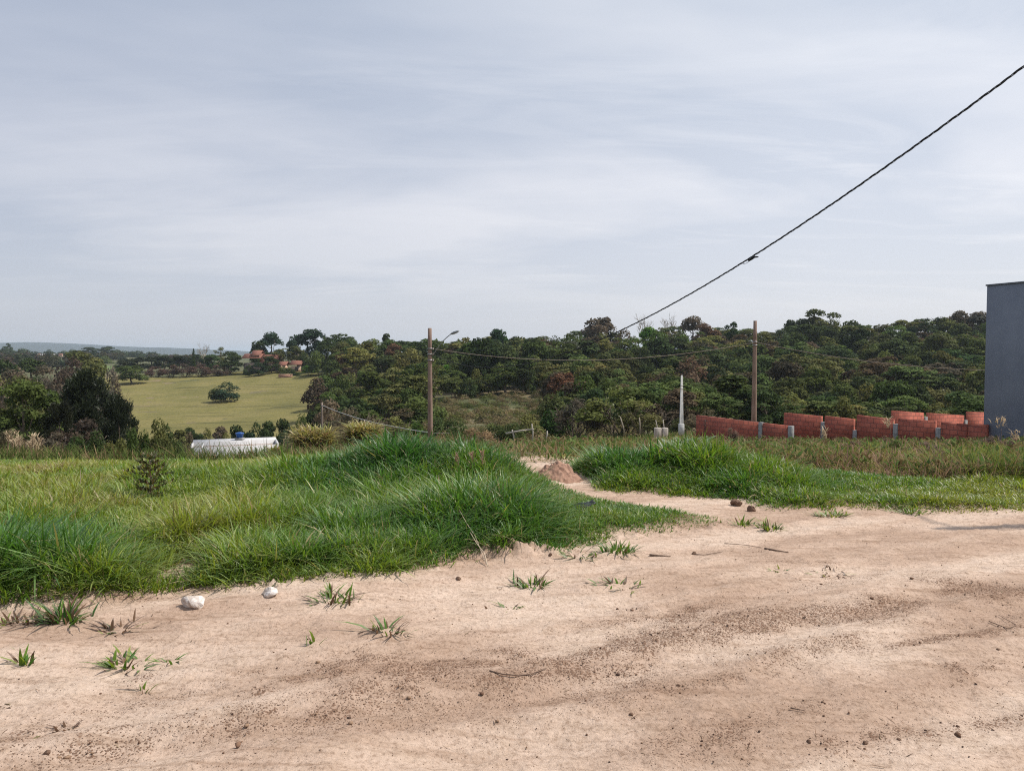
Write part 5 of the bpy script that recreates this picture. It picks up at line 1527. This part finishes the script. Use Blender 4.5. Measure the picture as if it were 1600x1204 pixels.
# ------------------------------------------------------------------ brick walls
def wall_run(bays, line, label, thick=.14, zdrop=1.0):
    """bays: (px0, ytop0, px1, ytop1); columns: (px, ytop); line: plan line a,b"""
    (ax, ay), (bx, by) = line
    def hit(px):
        u, _ = ray(px, 602)
        t = (u * ay - ax) / ((bx - ax) - u * (by - ay)); return ax + t * (bx - ax), ay + t * (by - ay)
    th = math.atan2(by - ay, bx - ax)
    ox, oy = hit(bays[0][0] if len(bays[0]) == 4 else bays[0][0] - 4)
    t = thing('brick_wall', label, 'brick wall', (ox, oy, float(H(ox, oy))), th)
    c, s = math.cos(th), math.sin(th)
    for b in bays:
        if len(b) == 4:
            p0, y0, p1_, y1 = b
            (x0, d0), (x1, d1) = hit(p0), hit(p1_)
            l0 = (x0 - ox) * c + (d0 - oy) * s; l1 = (x1 - ox) * c + (d1 - oy) * s
            za_, zb_ = at(p0, y0, d0).z - t.location.z, at(p1_, y1, d1).z - t.location.z
            zb0 = min(float(H(x0, d0)), float(H(x1, d1))) - t.location.z - .3
            mb = MB(); w_ = thick / 2; L_ = l1 - l0
            V = [(0, -w_, zb0), (L_, -w_, zb0), (L_, w_, zb0), (0, w_, zb0), (0, -w_, za_), (L_, -w_, zb_), (L_, w_, zb_), (0, w_, za_)]
            mb.add(V, [(0, 1, 5, 4), (1, 2, 6, 5), (2, 3, 7, 6), (3, 0, 4, 7), (4, 5, 6, 7), (3, 2, 1, 0)])
            mb.build('brick_panel', M_BRICK, t, loc=(l0, 0, 0))
        else:
            p0, y0 = b
            x0, d0 = hit(p0); l0 = (x0 - ox) * c + (d0 - oy) * s
            za_ = at(p0, y0, d0).z - t.location.z; zb0 = float(H(x0, d0)) - t.location.z - .3
            mb = MB(); mb.box((l0, 0, (za_ + zb0) / 2), (.20, thick + .05, za_ - zb0), bev=.008); mb.build('concrete_column', M_GREYCONC, t)
L1 = ((9.4, 39.0), (15.9, 28.5))
wall_run([(1090, 648.5, 1187, 659.5), (1190.5, 659.5), (1194, 660.5, 1234, 665), (1237, 665)], L1, 'low red brick wall left, sloping down, with two concrete columns')
L2 = ((13.3, 38.2), (19.2, 28.6))
wall_run([(1227, 644.5, 1285, 650), (1288, 659), (1291, 649.5, 1336, 654.5), (1338.5, 672), (1341, 648, 1398, 655), (1402, 662), (1406, 653.5, 1464, 657.5), (1469, 668), (1473, 659, 1513, 662.5), (1516, 664, 1546, 663)], L2, 'longer red brick wall stepping down to the grey building')
L3 = ((20.5, 41.5), (26.4, 43.6))
wall_run([(1395, 641, 1443, 644.5), (1446.5, 651), (1450, 644.5, 1506, 648.5), (1509, 656), (1512, 643, 1546, 644)], L3, 'sunlit orange brick wall standing behind the stepped wall')
# dark steel rod at the wall's left end
b = onH(1102, 38.0); t_ = at(1102, 655, 38.0)
mb = MB(); mb.tube([(0, 0, -.3), (.01, 0, t_.z - b.z)], .028, 6); mb.tube([(0, 0, t_.z - b.z - .1), (.16, 0, t_.z - b.z - .06)], .016, 6)
tag(mb.build('steel_rod', simple('rusty_steel', (.03, .02, .016), (.08, .05, .04), 20, .8, .2), loc=b), 'dark upright rod at the left end of the brick wall', 'rod')

# ------------------------------------------------------------------ grey building on the right
ct = at(1542, 444.5, 30.0)
e1 = Vector((.336, -.94)).normalized(); th = math.atan2(e1.y, e1.x)
zb = float(H(ct.x, ct.y))
gb = thing('grey_building', 'tall plain blue grey rendered building at the right', 'building', (ct.x, ct.y, zb), th)
hgt = ct.z - zb; LEN, DEP = 8.5, 9.0
mb = MB(); mb.box((LEN / 2, DEP / 2, hgt / 2 - .5), (LEN, DEP, hgt + .88), bev=.015); mb.build('wall', M_GREYWALL, gb)
mb = MB()
for c_, d_ in (((LEN / 2, .09, hgt - .03), (LEN + .06, .24, .06)), ((LEN / 2, DEP - .09, hgt - .03), (LEN + .06, .24, .06)), ((.09, DEP / 2, hgt - .031), (.24, DEP - .42, .06)), ((LEN - .09, DEP / 2, hgt - .031), (.24, DEP - .42, .06))):
    mb.box(c_, d_)
mb.build('parapet_cap', simple('dark_flashing', (.12, .135, .165), (.17, .185, .22), 3, .7, .05), gb)

# ------------------------------------------------------------------ low white house with a blue tank
DH = 84.0
DW = 4.6
hl, hr_ = at(296.5, 698.5, DH), at(436, 693.3, DH + 3.2)
zh = float(H(hl.x + 3, DH))
wh = thing('white_house', 'low flat roofed white house half hidden behind the grass', 'house', (hl.x, DH, zh), math.atan2(hr_.y - hl.y, hr_.x - hl.x))
LW = (hr_ - hl).length; top = hl.z - zh; fz = top - .45
mb = MB(); hw = top + .6; zc_ = top / 2 - .3
mb.box((LW / 2, .1, zc_ - .03), (LW, .2, hw - .06))
mb.box((.1, DW / 2 + .1, zc_), (.2, DW - .2, hw)); mb.box((LW - .1, DW / 2 + .1, zc_), (.2, DW - .2, hw))
mb.box((LW / 2, DW + .1, zc_ - .01), (LW, .2, hw - .02))
mb.box((LW / 2, DW + 1.8, zc_), (LW - .02, 3.2, hw - .06))
mb.build('wall', M_WHITEWALL, wh)
mb = MB(); mb.box((LW / 2, DW / 2 + .1, fz - .07), (LW - .42, DW - .22, .14)); mb.build('flat_roof', simple('stained_roof_slab', (.22, .13, .10), (.42, .36, .32), 1.2, .9, .2), wh)
mb = MB(); mb.box((LW * .13, DW / 2 + .1, fz + .16), (.16, DW - .5, .32)); mb.build('parapet', M_WHITEWALL, wh)
DT = DH + DW + 2.8
zt = at(374.5, 681.5, DT).z; xt = at(374.5, 682, DT)
tk = thing('water_tank', 'small blue plastic water tank on the white house roof', 'water tank', (xt.x, DT, zh + top - .01))
hh = max(zt - (zh + top), .8)
mb = MB(); mb.box((0, 0, .12), (.9, .9, .24), bev=.02); mb.build('base', M_GREYCONC, tk)
mb = MB(); mb.lathe((0, 0, .24), [(.34, 0), (.45, (hh - .3) * .9), (.47, (hh - .3) * .9), (.47, hh - .3)], 24); mb.build('body', M_BLUEPLASTIC, tk, True)
mb = MB(); mb.lathe((0, 0, hh - .06), [(.52, 0), (.52, .05), (.4, .12), (.18, .17), (.02, .18)], 24); mb.build('lid', M_BLUEPLASTIC, tk, True)

# ------------------------------------------------------------------ meter box, stakes, old fence posts
DB = 50.0
b = at(1032.5, 684, DB); tpz = at(1032.5, 668, DB).z
bx_ = thing('meter_box', 'pale open concrete box standing left of the white post', 'box', (b.x, DB, b.z - .25))
hb_ = tpz - b.z + .25
mb = MB(); mb.box((-.2, 0, hb_ / 2), (.44, .34, hb_), bev=.02); mb.box((.27, 0, hb_ / 2), (.36, .34, hb_), bev=.02); mb.build('body', M_PLANK, bx_)
mb = MB(); mb.box((.06, -.02, hb_ / 2 - .02), (.10, .26, hb_ - .08)); mb.build('recess', M_DARKWALL, bx_)
for (xa, za_, xb, zb_, lb) in ((1029, 669, 1024.5, 656, 'left stake leaning out of the pale box'), (1038.5, 669, 1036, 655.5, 'right stake standing behind the pale box')):
    p0, q_ = at(xa, za_ + 8, DB + .25), at(xb, zb_, DB + .25); mb = MB(); mb.tube([(0, 0, 0), tuple(q_ - p0)], [.035, .03], 6); tag(mb.build('wooden_stake', M_PLANK, loc=p0), lb, 'stake', 'stakes by the meter box')
for k, (xa, ya, xb, yb, lb) in enumerate(((803, 690, 800, 671, 'left grey fence post on the dry crest'), (832, 690, 831, 662, 'leaning split fence post with dry weeds'), (853, 686, 855, 673, 'short fence post right of the split one'), (790, 677, 834, 670, 'long fallen fence rail resting on the posts'), (976, 678, 969, 651, 'pale crooked pole in the twiggy thicket'), (1000, 678, 999, 652, 'pale straight pole beside the twiggy thicket'))):
    d_ = 34.0 if k < 4 else 68.0
    p0, q_ = at(xa, ya, d_), at(xb, yb, d_); v_ = q_ - p0; mb = MB(); r_ = .045 if k < 4 else .07
    mb.tube([(0, 0, 0), tuple(v_ * .5 + Vector((.03, 0, .02))), tuple(v_)], [r_, r_ * .9, r_ * .7], 6)
    tag(mb.build('fence_post' if k != 3 else 'fence_rail', M_PLANK if k < 4 else M_PALEBARK, loc=p0), lb, 'post' if k != 3 else 'rail')

# ------------------------------------------------------------------ farmhouse on the hill
def gable(mb, c, l, w_, z0, h, over=.6):
    """gable roof, ridge along x, with thickness"""
    x0, x1 = c[0] - l / 2 - over, c[0] + l / 2 + over; y0, y1 = c[1] - w_ / 2 - over, c[1] + w_ / 2 + over; t = .18
    V = [(x0, y0, z0), (x1, y0, z0), (x1, c[1], z0 + h), (x0, c[1], z0 + h), (x1, y1, z0), (x0, y1, z0)]
    V += [(x, y, z - t) for x, y, z in V]
    mb.add(V, [(0, 1, 2, 3), (3, 2, 4, 5), (9, 8, 7, 6), (11, 10, 8, 9), (0, 6, 7, 1), (5, 4, 10, 11), (0, 3, 9, 6), (3, 5, 11, 9), (1, 7, 8, 2), (2, 8, 10, 4)])
DF = 345.0; sc = DF / F
o = at(378, 584, DF); zg = float(H(o.x, DF))
fh = thing('farmhouse', 'brown farmhouse with tiered clay tile roof on the hill', 'house', (o.x, DF, zg), 0)
def fx(px): return (px - 378) * sc
def fz_(py): return at(380, py, DF).z - zg
mb = MB()
mb.box((fx(394), 4, fz_(567) / 2), (26 * sc, 8, fz_(567))); mb.box((fx(420), 5.0, fz_(566) / 2), (25 * sc, 7, fz_(566) - .02)); mb.build('wall', M_DARKWALL, fh)
mb = MB(); gable(mb, (fx(393), 4), 27 * sc, 8, fz_(559), fz_(553) - fz_(559) + .2, .4); gable(mb, (fx(419), 4.5), 25 * sc, 7, fz_(567), fz_(554) - fz_(567), .5); mb.build('roof', M_ROOFTILE, fh)
mb = MB(); gable(mb, (fx(399), 4), 12 * sc, 6.5, fz_(554.5), fz_(547) - fz_(554.5), .5); mb.build('roof_tier', M_ROOFTILE, fh)
mb = MB(); mb.box((fx(399), 4, fz_(557)), (11 * sc, 5.5, 1.7)); mb.build('upper_wall', M_TANWALL, fh)
for px, py in ((386, 572), (393, 572), (400, 572), (386, 580), (410, 574)):
    mb = MB(); mb.box((fx(px), .02 if px < 408 else 1.52, fz_(py)), (1.1, .12, 1.2)); w_ = mb.build('window', M_TANWALL, fh)
    mb = MB(); mb.box((fx(px), -.03 if px < 408 else 1.47, fz_(py)), (.85, .1, .95)); mb.build('pane', M_GLASS, w_)
o = at(437, 583, 340); zg2 = float(H(o.x, 340))
sh = thing('tiled_house', 'small house with two clay tiled gables right of the farmhouse', 'house', (o.x, 340, zg2), .0)
z_ = lambda py: at(440, py, 340).z - zg2
mb = MB(); mb.box((fx(378 + 3), 3, z_(571) / 2), (9 * sc, 6, z_(571))); mb.box((fx(378 + 25), 3, z_(572) / 2), (14 * sc, 6, z_(572))); mb.box((fx(378 + 13), 3.4, z_(574) / 2), (12 * sc, 5, z_(574))); mb.build('wall', M_TANWALL, sh)
mb = MB(); gable(mb, (fx(378 + 4), 3), 11 * sc, 6, z_(570), z_(564.5) - z_(570), .4); gable(mb, (fx(378 + 25), 3), 15 * sc, 6, z_(569.5), z_(563) - z_(569.5), .5); mb.build('roof', M_ROOFTILE, sh)
mb = MB(); mb.box((fx(378 + 26), -.05, z_(576)), (1.6, .1, 2.0)); mb.build('door', M_DARKWALL, sh)
o = at(435, 589.5, 322); mb = MB(); zc = float(H(o.x, 322)); L_ = 20 * 322 / F
sd2 = thing('low_shed', 'low tan brick trough below the small tiled house', 'shed', (o.x, 322, zc))
mb.box((L_ / 2, 1, .7), (L_, 2, 1.6)); mb.build('wall', simple('old_brick', (.26, .13, .09), (.42, .26, .19), 1.5, .9, .2), sd2)
mb = MB(); mb.box((L_ / 2, 1, 1.56), (L_ + .3, 2.4, .12)); mb.build('roof', M_TANWALL, sd2)

# far village
for i, (px, py, w_, h_, wm, lb) in enumerate([(8, 552, 9, 4, 'w', 'leftmost far white house on the horizon'), (15, 551, 7, 4, 'w', 'second far white house from the left on the horizon'), (38, 552, 10, 6, 'r', 'far house with the largest orange roof'), (43, 555, 6, 4, 'r', 'small orange roofed house below the largest roof'), (59, 551, 4, 4, 'w', 'narrow white far house'), (66, 550.5, 7, 3, 'w', 'bright white far house beside the narrow one'), (60, 554, 10, 4, 'r', 'orange roofed far house under the white ones'), (84, 555, 5, 4, 'w', 'white far house at the tan field'), (95, 553, 7, 4, 'r', 'rightmost orange roofed far house')]):
    d_ = 1000.0; s = d_ / F; c_ = at(px, py, d_); zg3 = float(H(c_.x, d_)); zt = at(px, py - h_ / 2, d_).z
    hh = min(max(zt - zg3, 3), 4.5); w_ *= .75
    t = thing('village_house', lb, 'house', (c_.x, d_, zg3), .2 * (i % 3), 'far village houses')
    mb = MB(); mb.box((0, 0, hh * .36), (w_ * s, 6, hh * .72)); mb.build('wall', M_WHITEWALL if wm == 'w' else M_TANWALL, t)
    mb = MB(); gable(mb, (0, 0), w_ * s, 6, hh * .72, hh * .28, .3); mb.build('roof', M_ROOFTILE if wm == 'r' else M_WHITEWALL, t)
m = simple('ploughed_tan_field', (.30, .20, .12), (.40, .29, .19), .05, .95, 0)
def patchfield(name, label, px0, px1, d0, d1, mat):
    us = np.linspace((px0 - 800) / F, (px1 - 800) / F, 24); ds = np.linspace(d0, d1, 16); U, D = np.meshgrid(us, ds)
    k = 1 + .18 * np.sin(U * 60)
    X, Y = U * D, D * (1 + .03 * np.sin(U * 35)); Z = H(X, Y) + .4
    ii, jj = np.meshgrid(np.arange(15), np.arange(23), indexing='ij')
    Q = np.stack([ii * 24 + jj, ii * 24 + jj + 1, (ii + 1) * 24 + jj + 1, (ii + 1) * 24 + jj], -1).reshape(-1, 4)
    tag(link(name, mesh_np(name, np.stack([X, Y, Z], -1).reshape(-1, 3), Q, mat=mat, smooth_=True)), label, kind='structure')
patchfield('tan_field', 'tan ploughed field near the far village', 56, 106, 740, 960, m)
patchfield('green_field', 'bright green field beyond the tall pine', 146, 176, 430, 620, simple('green_crop', (.085, .13, .035), (.12, .16, .045), .05, .95, 0))

# ------------------------------------------------------------------ small things in the foreground
def rock(px, py, wpx, hpx, mat, label, name, cat, seed, squash=1.0, group=None, lumps=.30, sub=3):
    rng = np.random.default_rng(seed); p = roadpx(px, py); s = p.y / F
    import bmesh
    bm = bmesh.new(); bmesh.ops.create_icosphere(bm, subdivisions=sub, radius=1)
    co_ = np.array([v.co[:] for v in bm.verts])
    planes = rng.normal(0, 1, (9, 3)); planes /= np.linalg.norm(planes, axis=1)[:, None]
    r = np.ones(len(co_))
    for q in planes:                                   # broken facets
        dt = co_ @ q; cut = rng.uniform(.62, .92); r = np.where(dt > cut * .99, np.minimum(r, cut / np.maximum(dt, 1e-6)), r)
    r *= 1 + lumps * (fbm(co_[:, 0] * 2.2 + seed, co_[:, 1] * 2.2 + co_[:, 2] * 1.7, seed, 4) - .5)
    co_ = co_ * r[:, None] * np.array([wpx * s / 2, wpx * s / 2 * .75, hpx * s / 1.8])
    for v, c_ in zip(bm.verts, co_): v.co = c_
    me = bpy.data.meshes.new(name); bm.to_mesh(me); bm.free(); me.materials.append(mat)
    o = link(name, me, loc=p + Vector((0, wpx * s * .2, hpx * s * .22))); o.rotation_euler = (rng.uniform(-.2, .2), rng.uniform(-.15, .15), rng.uniform(-.4, .4))
    return tag(o, label, cat, group)
rock(299, 950, 42, 24, M_ROCK, 'large chalky white stone at the edge of the left lot', 'stone', 'stone', 3)
rock(420, 931, 28, 16, M_ROCK, 'smaller white stone half buried in the edge grass', 'stone', 'stone', 5)
rock(430, 868, 16, 12, M_ROCK, 'little pale stone lying inside the lush grass', 'stone', 'stone', 8)
rock(1152, 790, 22, 14, M_CLOD, 'large dark brown clod on the path mouth', 'soil_clod', 'clod', 11, lumps=.7)
rock(1174, 799, 14, 12, M_CLOD, 'small dark clod with upright flake on the path', 'soil_clod', 'clod', 12, lumps=.7)
for i, (px, py, w_, lb) in enumerate([(1060, 1072, 8, 'round dark pebble on the pale part of the road'), (986, 1117, 8, 'dark pebble left of the pale scrape'), (1265, 1160, 9, 'dark lump near the bottom, left of the pair'), (1353, 1162, 9, 'grey pebble at the head of the small groove'), (1405, 1156, 7, 'dark pebble right of the small groove'), (860, 868, 7, 'dark clod on the crumbled soil bank'), (716, 905, 9, 'brown clod at the lot foot below the tall clump'), (1286, 1098, 6, 'flat dark pebble on the right of the road'), (1497, 1136, 7, 'dark pebble at the right bottom'), (72, 1178, 12, 'dark clod near the left bottom corner'), (1560, 1015, 6, 'little dark pebble at the right rut'), (376, 1115, 6, 'small dark pebble on the left wheel track'), (1085, 866, 8, 'dark flake beside the long cracked twig')]):
    rock(px, py, w_, w_ * .75, M_CLOD, lb, 'pebble', 'pebble', 30 + i, sub=2)
def heap(px, py, wpx, hpx, label, mat, seed):
    rng = np.random.default_rng(seed); p = roadpx(px, py) if py > 730 else onH(px, 13.2 if px > 200 else 12.4); s = p.y / F
    n_ = 70; g_ = np.linspace(-1, 1, n_); X, Y = np.meshgrid(g_, g_); R_ = np.hypot(X, Y)
    a_ = np.arctan2(Y, X)
    rim = 1 - .18 * fbm(np.cos(a_) * 1.6 + seed, np.sin(a_) * 1.6, seed, 3)
    prof_ = np.clip(1 - (R_ / rim) ** 1.5, 0, 1)
    Z = prof_ * (.62 + .5 * fbm(X * 2.4 + seed, Y * 2.4, seed, 4)) + prof_ ** .5 * .34 * (fbm(X * 9, Y * 9, seed + 2, 3) - .5)
    k = R_ < 1.02
    V = np.stack([X * wpx * s / 2, Y * wpx * s / 2 * .8, Z * hpx * s * 1.25 - .015], -1).reshape(-1, 3)
    ii, jj = np.meshgrid(np.arange(n_ - 1), np.arange(n_ - 1), indexing='ij')
    Q = np.stack([ii * n_ + jj, ii * n_ + jj + 1, (ii + 1) * n_ + jj + 1, (ii + 1) * n_ + jj], -1).reshape(-1, 4)
    Q = Q[k.ravel()[Q].all(1)]; used = np.unique(Q); mp_ = np.full(len(V), -1); mp_[used] = np.arange(len(used))
    V = V[used]; V[:, 2] += rootz(p.x + V[:, 0], p.y + V[:, 1]) - p.z
    tag(link('soil_heap', mesh_np('soil_heap', V, mp_[Q], mat=mat, smooth_=True), loc=p), label, 'soil heap')
M_HEAP = simple('reddish_loose_soil', (.24, .135, .095), (.40, .25, .18), 16, .95, .9, bdist=.02)
M_SAND = simple('pale_heap_sand', (.34, .22, .15), (.46, .32, .22), 16, .95, .6)
heap(872, 748, 92, 28, 'crumbly reddish soil heap at the end of the path', M_HEAP, 61)
heap(828, 748, 46, 10, 'low spill of red soil left of the crumbly heap', M_HEAP, 62)
heap(221, 716, 26, 9, 'tiny pale sand heap beyond the sapling', M_SAND, 63)
heap(181, 731, 28, 8, 'tiny brownish sand heap left of the sapling', M_SAND, 64)

def stick(pts, r, label, name='twig', mat=None, cat='twig', lift=.008, r1=None):
    P_ = [roadpx(*p[:2]) + Vector((0, 0, lift + (p[2] if len(p) > 2 else 0))) for p in pts]
    o = P_[0]; mb = MB(); n_ = len(P_)
    mb.tube([tuple(q - o) for q in P_], np.linspace(r, r1 or r * .5, n_), 6)
    tag(mb.build(name, mat or M_TWIG, sm=True, loc=o), label, cat)
stick([(765, 1050), (785, 1055), (810, 1057), (833, 1054), (855, 1045)], .0035, 'thin curved brown twig lying on the dark crumbs')
stick([(1195, 858), (1212, 861), (1232, 864)], 0.008, 'short thick dark stick on the upper road', r1=.004)
stick([(1132, 850), (1150, 851), (1170, 853), (1190, 857)], .0035, 'long thin dark twig left of the thick stick')
stick([(1015, 868), (1030, 869), (1048, 870)], .009, 'dark broken stick under the path mouth', r1=.003)
stick([(1085, 867), (1100, 868), (1128, 863)], .004, 'fine twig right of the broken stick')
stick([(1235, 1108), (1247, 1110), (1257, 1112)], .003, 'tiny straight twig on the lower right road')
stick([(560, 991), (590, 983), (618, 978)], .003, 'thin straw lying left of the loose tuft')
stick([(1545, 972), (1575, 984), (1588, 978), (1560, 962)], .0025, 'looped dry stem on the dark patch at right')
stick([(760, 883, .0), (742, 858, .10), (729, 848, .15), (718, 836, .20)], .003, 'pale dead stem arching out of the tall clump', 'dead_stem', simple('straw_stem', (.42, .33, .24), (.6, .5, .38), 20, .9, .1), 'stem')
stick([(762, 886, .0), (757, 876, .05), (745, 868, .08), (735, 866, .16)], .004, 'pale broken stem at the foot of the arching one', 'dead_stem', bpy.data.materials['straw_stem'], 'stem')
# black plastic scrap in the grass by the path
rng = np.random.default_rng(71); p = roadpx(905, 800); n_ = 22; g_ = np.linspace(-1, 1, n_); X, Y = np.meshgrid(g_, g_)
V = np.stack([X * .17, Y * .10, .05 + .07 * (fbm(X * 2.2 + 3, Y * 2.2, 72, 4) - .3) + .04 * X], -1).reshape(-1, 3); ii, jj = np.meshgrid(np.arange(n_ - 1), np.arange(n_ - 1), indexing='ij')
Q = np.stack([ii * n_ + jj, ii * n_ + jj + 1, (ii + 1) * n_ + jj + 1, (ii + 1) * n_ + jj], -1).reshape(-1, 4)
k = (X ** 2 + Y ** 2 + .5 * (fbm(X * 3, Y * 3, 74, 2) - .5)) < .95; Q = Q[k.ravel()[Q].all(1)]; used = np.unique(Q); mp_ = np.full(len(V), -1); mp_[used] = np.arange(len(used))
o = link('plastic_scrap', mesh_np('plastic_scrap', V[used], mp_[Q], mat=M_BLACKBAG, smooth_=True), loc=p); tag(o, 'crumpled black plastic scrap lying in the grass by the path', 'plastic scrap')
sm_ = o.modifiers.new('thick', 'SOLIDIFY'); sm_.thickness = .006

# sapling with whorled branches in the left lot
p = roadpx(235, 786); s = p.y / F; rng = np.random.default_rng(81)
sp_ = thing('sapling', 'little conifer like sapling with tiers of leaves in the grass', 'sapling', p)
hh = 72 * s * 1.05
mb = MB(); mb.tube([(0, 0, -.02), (.01, 0, hh * .5), (.0, 0, hh)], [.008, .006, .003], 6)
BV, BQ, BC = [], [], []; o_ = 0
for z, ln in ((.12, .15), (.26, .19), (.40, .16), (.54, .20), (.68, .17), (.80, .15), (.92, .11)):
    for i in range(5):
        a = i * 1.257 + z * 7; L_ = ln * hh / .5 * rng.uniform(.75, 1.2); el = rng.uniform(.15, .45)
        e_ = (L_ * math.cos(a), L_ * math.sin(a), z * hh + L_ * el); mb.tube([(0, 0, z * hh), tuple(np.array(e_) * np.array([.5, .5, 1]) - np.array([0, 0, L_ * el * .35])), e_], [.004, .003, .002], 5)
        k = 26; t_ = rng.uniform(.2, 1.05, k)[:, None]
        C_ = np.array([0, 0, z * hh]) * (1 - t_) + np.array(e_) * t_ + rng.normal(0, .010, (k, 3))
        V, Q, C = blades(C_, rng.uniform(.025, .05, k), rng.uniform(.010, .016, k), a + rng.normal(0, .9, k), rng.uniform(.3, 1.0, k), rng.uniform(.1, .4, k), np.array([[.045, .075, .022], [.09, .09, .03], [.12, .085, .03]])[rng.integers(0, 3, k)] * rng.uniform(.8, 1.2, (k, 1)), rng=rng)
        BV.append(V); BQ.append(Q + o_); BC.append(C); o_ += len(V)
mb.build('trunk', M_TWIG, sp_, True); link('foliage', mesh_np('foliage', np.vstack(BV), np.vstack(BQ), col=np.vstack(BC), mat=M_BLADE), sp_)
# pinkish seed heads over the mound
for i, (px, py, lb) in enumerate([(712, 722, 'pinkish grass seed head left on the mound'), (736, 724, 'pinkish grass seed head in the middle of the mound shoulder'), (752, 720, 'smallest pinkish seed head at the right of the mound shoulder')]):
    d_ = 8.6; b = at(px, py + 26, d_); rng = np.random.default_rng(91 + i); hh = 34 * d_ / F
    t = thing('seed_head', lb, 'seed head', (b.x, b.y, float(rootz(np.array([b.x]), np.array([b.y]))[0]))); z0 = at(px, py - 14, d_).z - t.location.z
    mb = MB(); mb.tube([(0, 0, 0), (.01, 0, z0 * .5), (.015, 0, z0)], [.003, .003, .002], 5); mb.build('stalk', M_TWIG, t)
    k = 50; zz = z0 - .17 * rng.random(k)
    V, Q, C = blades(np.stack([rng.normal(.015, .012, k), rng.normal(0, .012, k), zz], -1), rng.uniform(.03, .07, k), np.full(k, .009), rng.uniform(0, 6.3, k), np.abs(rng.normal(.4, .2, k)), np.full(k, .3), np.array([.40, .25, .19]) * rng.uniform(.7, 1.2, (k, 1)), rng=rng)
    link('plume', mesh_np('plume', V, Q, col=C, mat=M_DRY), t)
# big leafed weed on the right bank
rng = np.random.default_rng(99); bw = onH(1060, 10.4); t = thing('broad_leaf_weed', 'broad pale leaved weed on top of the right grass bank', 'weed', bw)
mb = MB(); V_, Q_, C_ = [], [], []; o_ = 0
for i in range(9):
    px, py = (1040 + 7 * i + rng.normal(0, 4), 697 - 1.0 * i + rng.normal(0, 3)); e_ = at(px, py, 10.3 + rng.normal(0, .1)) - bw
    mb.tube([(0, 0, 0), (e_.x * .5, e_.y * .5, e_.z * .7), tuple(e_)], .004, 5)
    V, Q, C = blades(np.array([tuple(e_)] * 3) + rng.normal(0, .01, (3, 3)), rng.uniform(.09, .13, 3), rng.uniform(.05, .075, 3), rng.uniform(0, 6.3, 3), rng.uniform(.7, 1.2, 3), rng.uniform(.1, .4, 3), np.array([.14, .19, .10]) * rng.uniform(.8, 1.2, (3, 1)), rng=rng)
    V_.append(V); Q_.append(Q + o_); C_.append(C); o_ += len(V)
mb.build('stems', M_TWIG, t); link('leaves', mesh_np('leaves', np.vstack(V_), np.vstack(Q_), col=np.vstack(C_), mat=M_BLADE), t)

rng = np.random.default_rng(111)
for i, (px, d_, w_, top, kd, ti, lb) in enumerate([(1146, 30, 22, 668, 'scrub', (.19, .13, .10), 'dry brown weed bush before the left brick wall'), (1388, 27, 18, 680, 'scrub', (.20, .14, .10), 'dry weed with pale tuft before the stepped wall'), (1312, 27, 18, 684, 'scrub', (.20, .15, .09), 'low straw weed before the stepped wall'), (1500, 20, 34, 689, 'bush', (.09, .11, .035), 'green weed bush before the right end of the stepped wall'), (1580, 15, 34, 689, 'scrub', (.20, .14, .11), 'tall dry pinkish weeds at the foot of the grey building'), (1545, 17, 26, 690, 'scrub', (.21, .15, .12), 'dry pinkish weeds left of the building foot'), (1400, 14, 44, 712, 'bush', (.08, .115, .035), 'low green weed patch in the dry grass'), (1245, 17, 50, 694, 'bush', (.10, .12, .04), 'olive weed patch behind the right grass bank'), (1460, 12, 50, 734, 'scrub', (.22, .15, .12), 'pinkish withered weed patch behind the right grass fringe'), (1330, 13, 44, 722, 'scrub', (.20, .145, .10), 'brown withered weed patch right of the bank top')]):
    P('weed_bush', kd, i % 3, px, top, d_, w_, ti, lb, 'weed')
for i, (px, d_, ys, lb) in enumerate([(1310, 22, (664, 678), 'pale plumed grass before the middle of the stepped wall'), (1400, 21, (648, 662), 'tall plumed grass reaching over the stepped wall'), (1548, 13, (658, 664), 'lone pale seed plume before the grey building, left one'), (1567, 13, (646, 652), 'lone pale seed plume before the grey building, taller one')]):
    plumes(px, d_, ys, 1, lb, 120 + i, 8, .25)
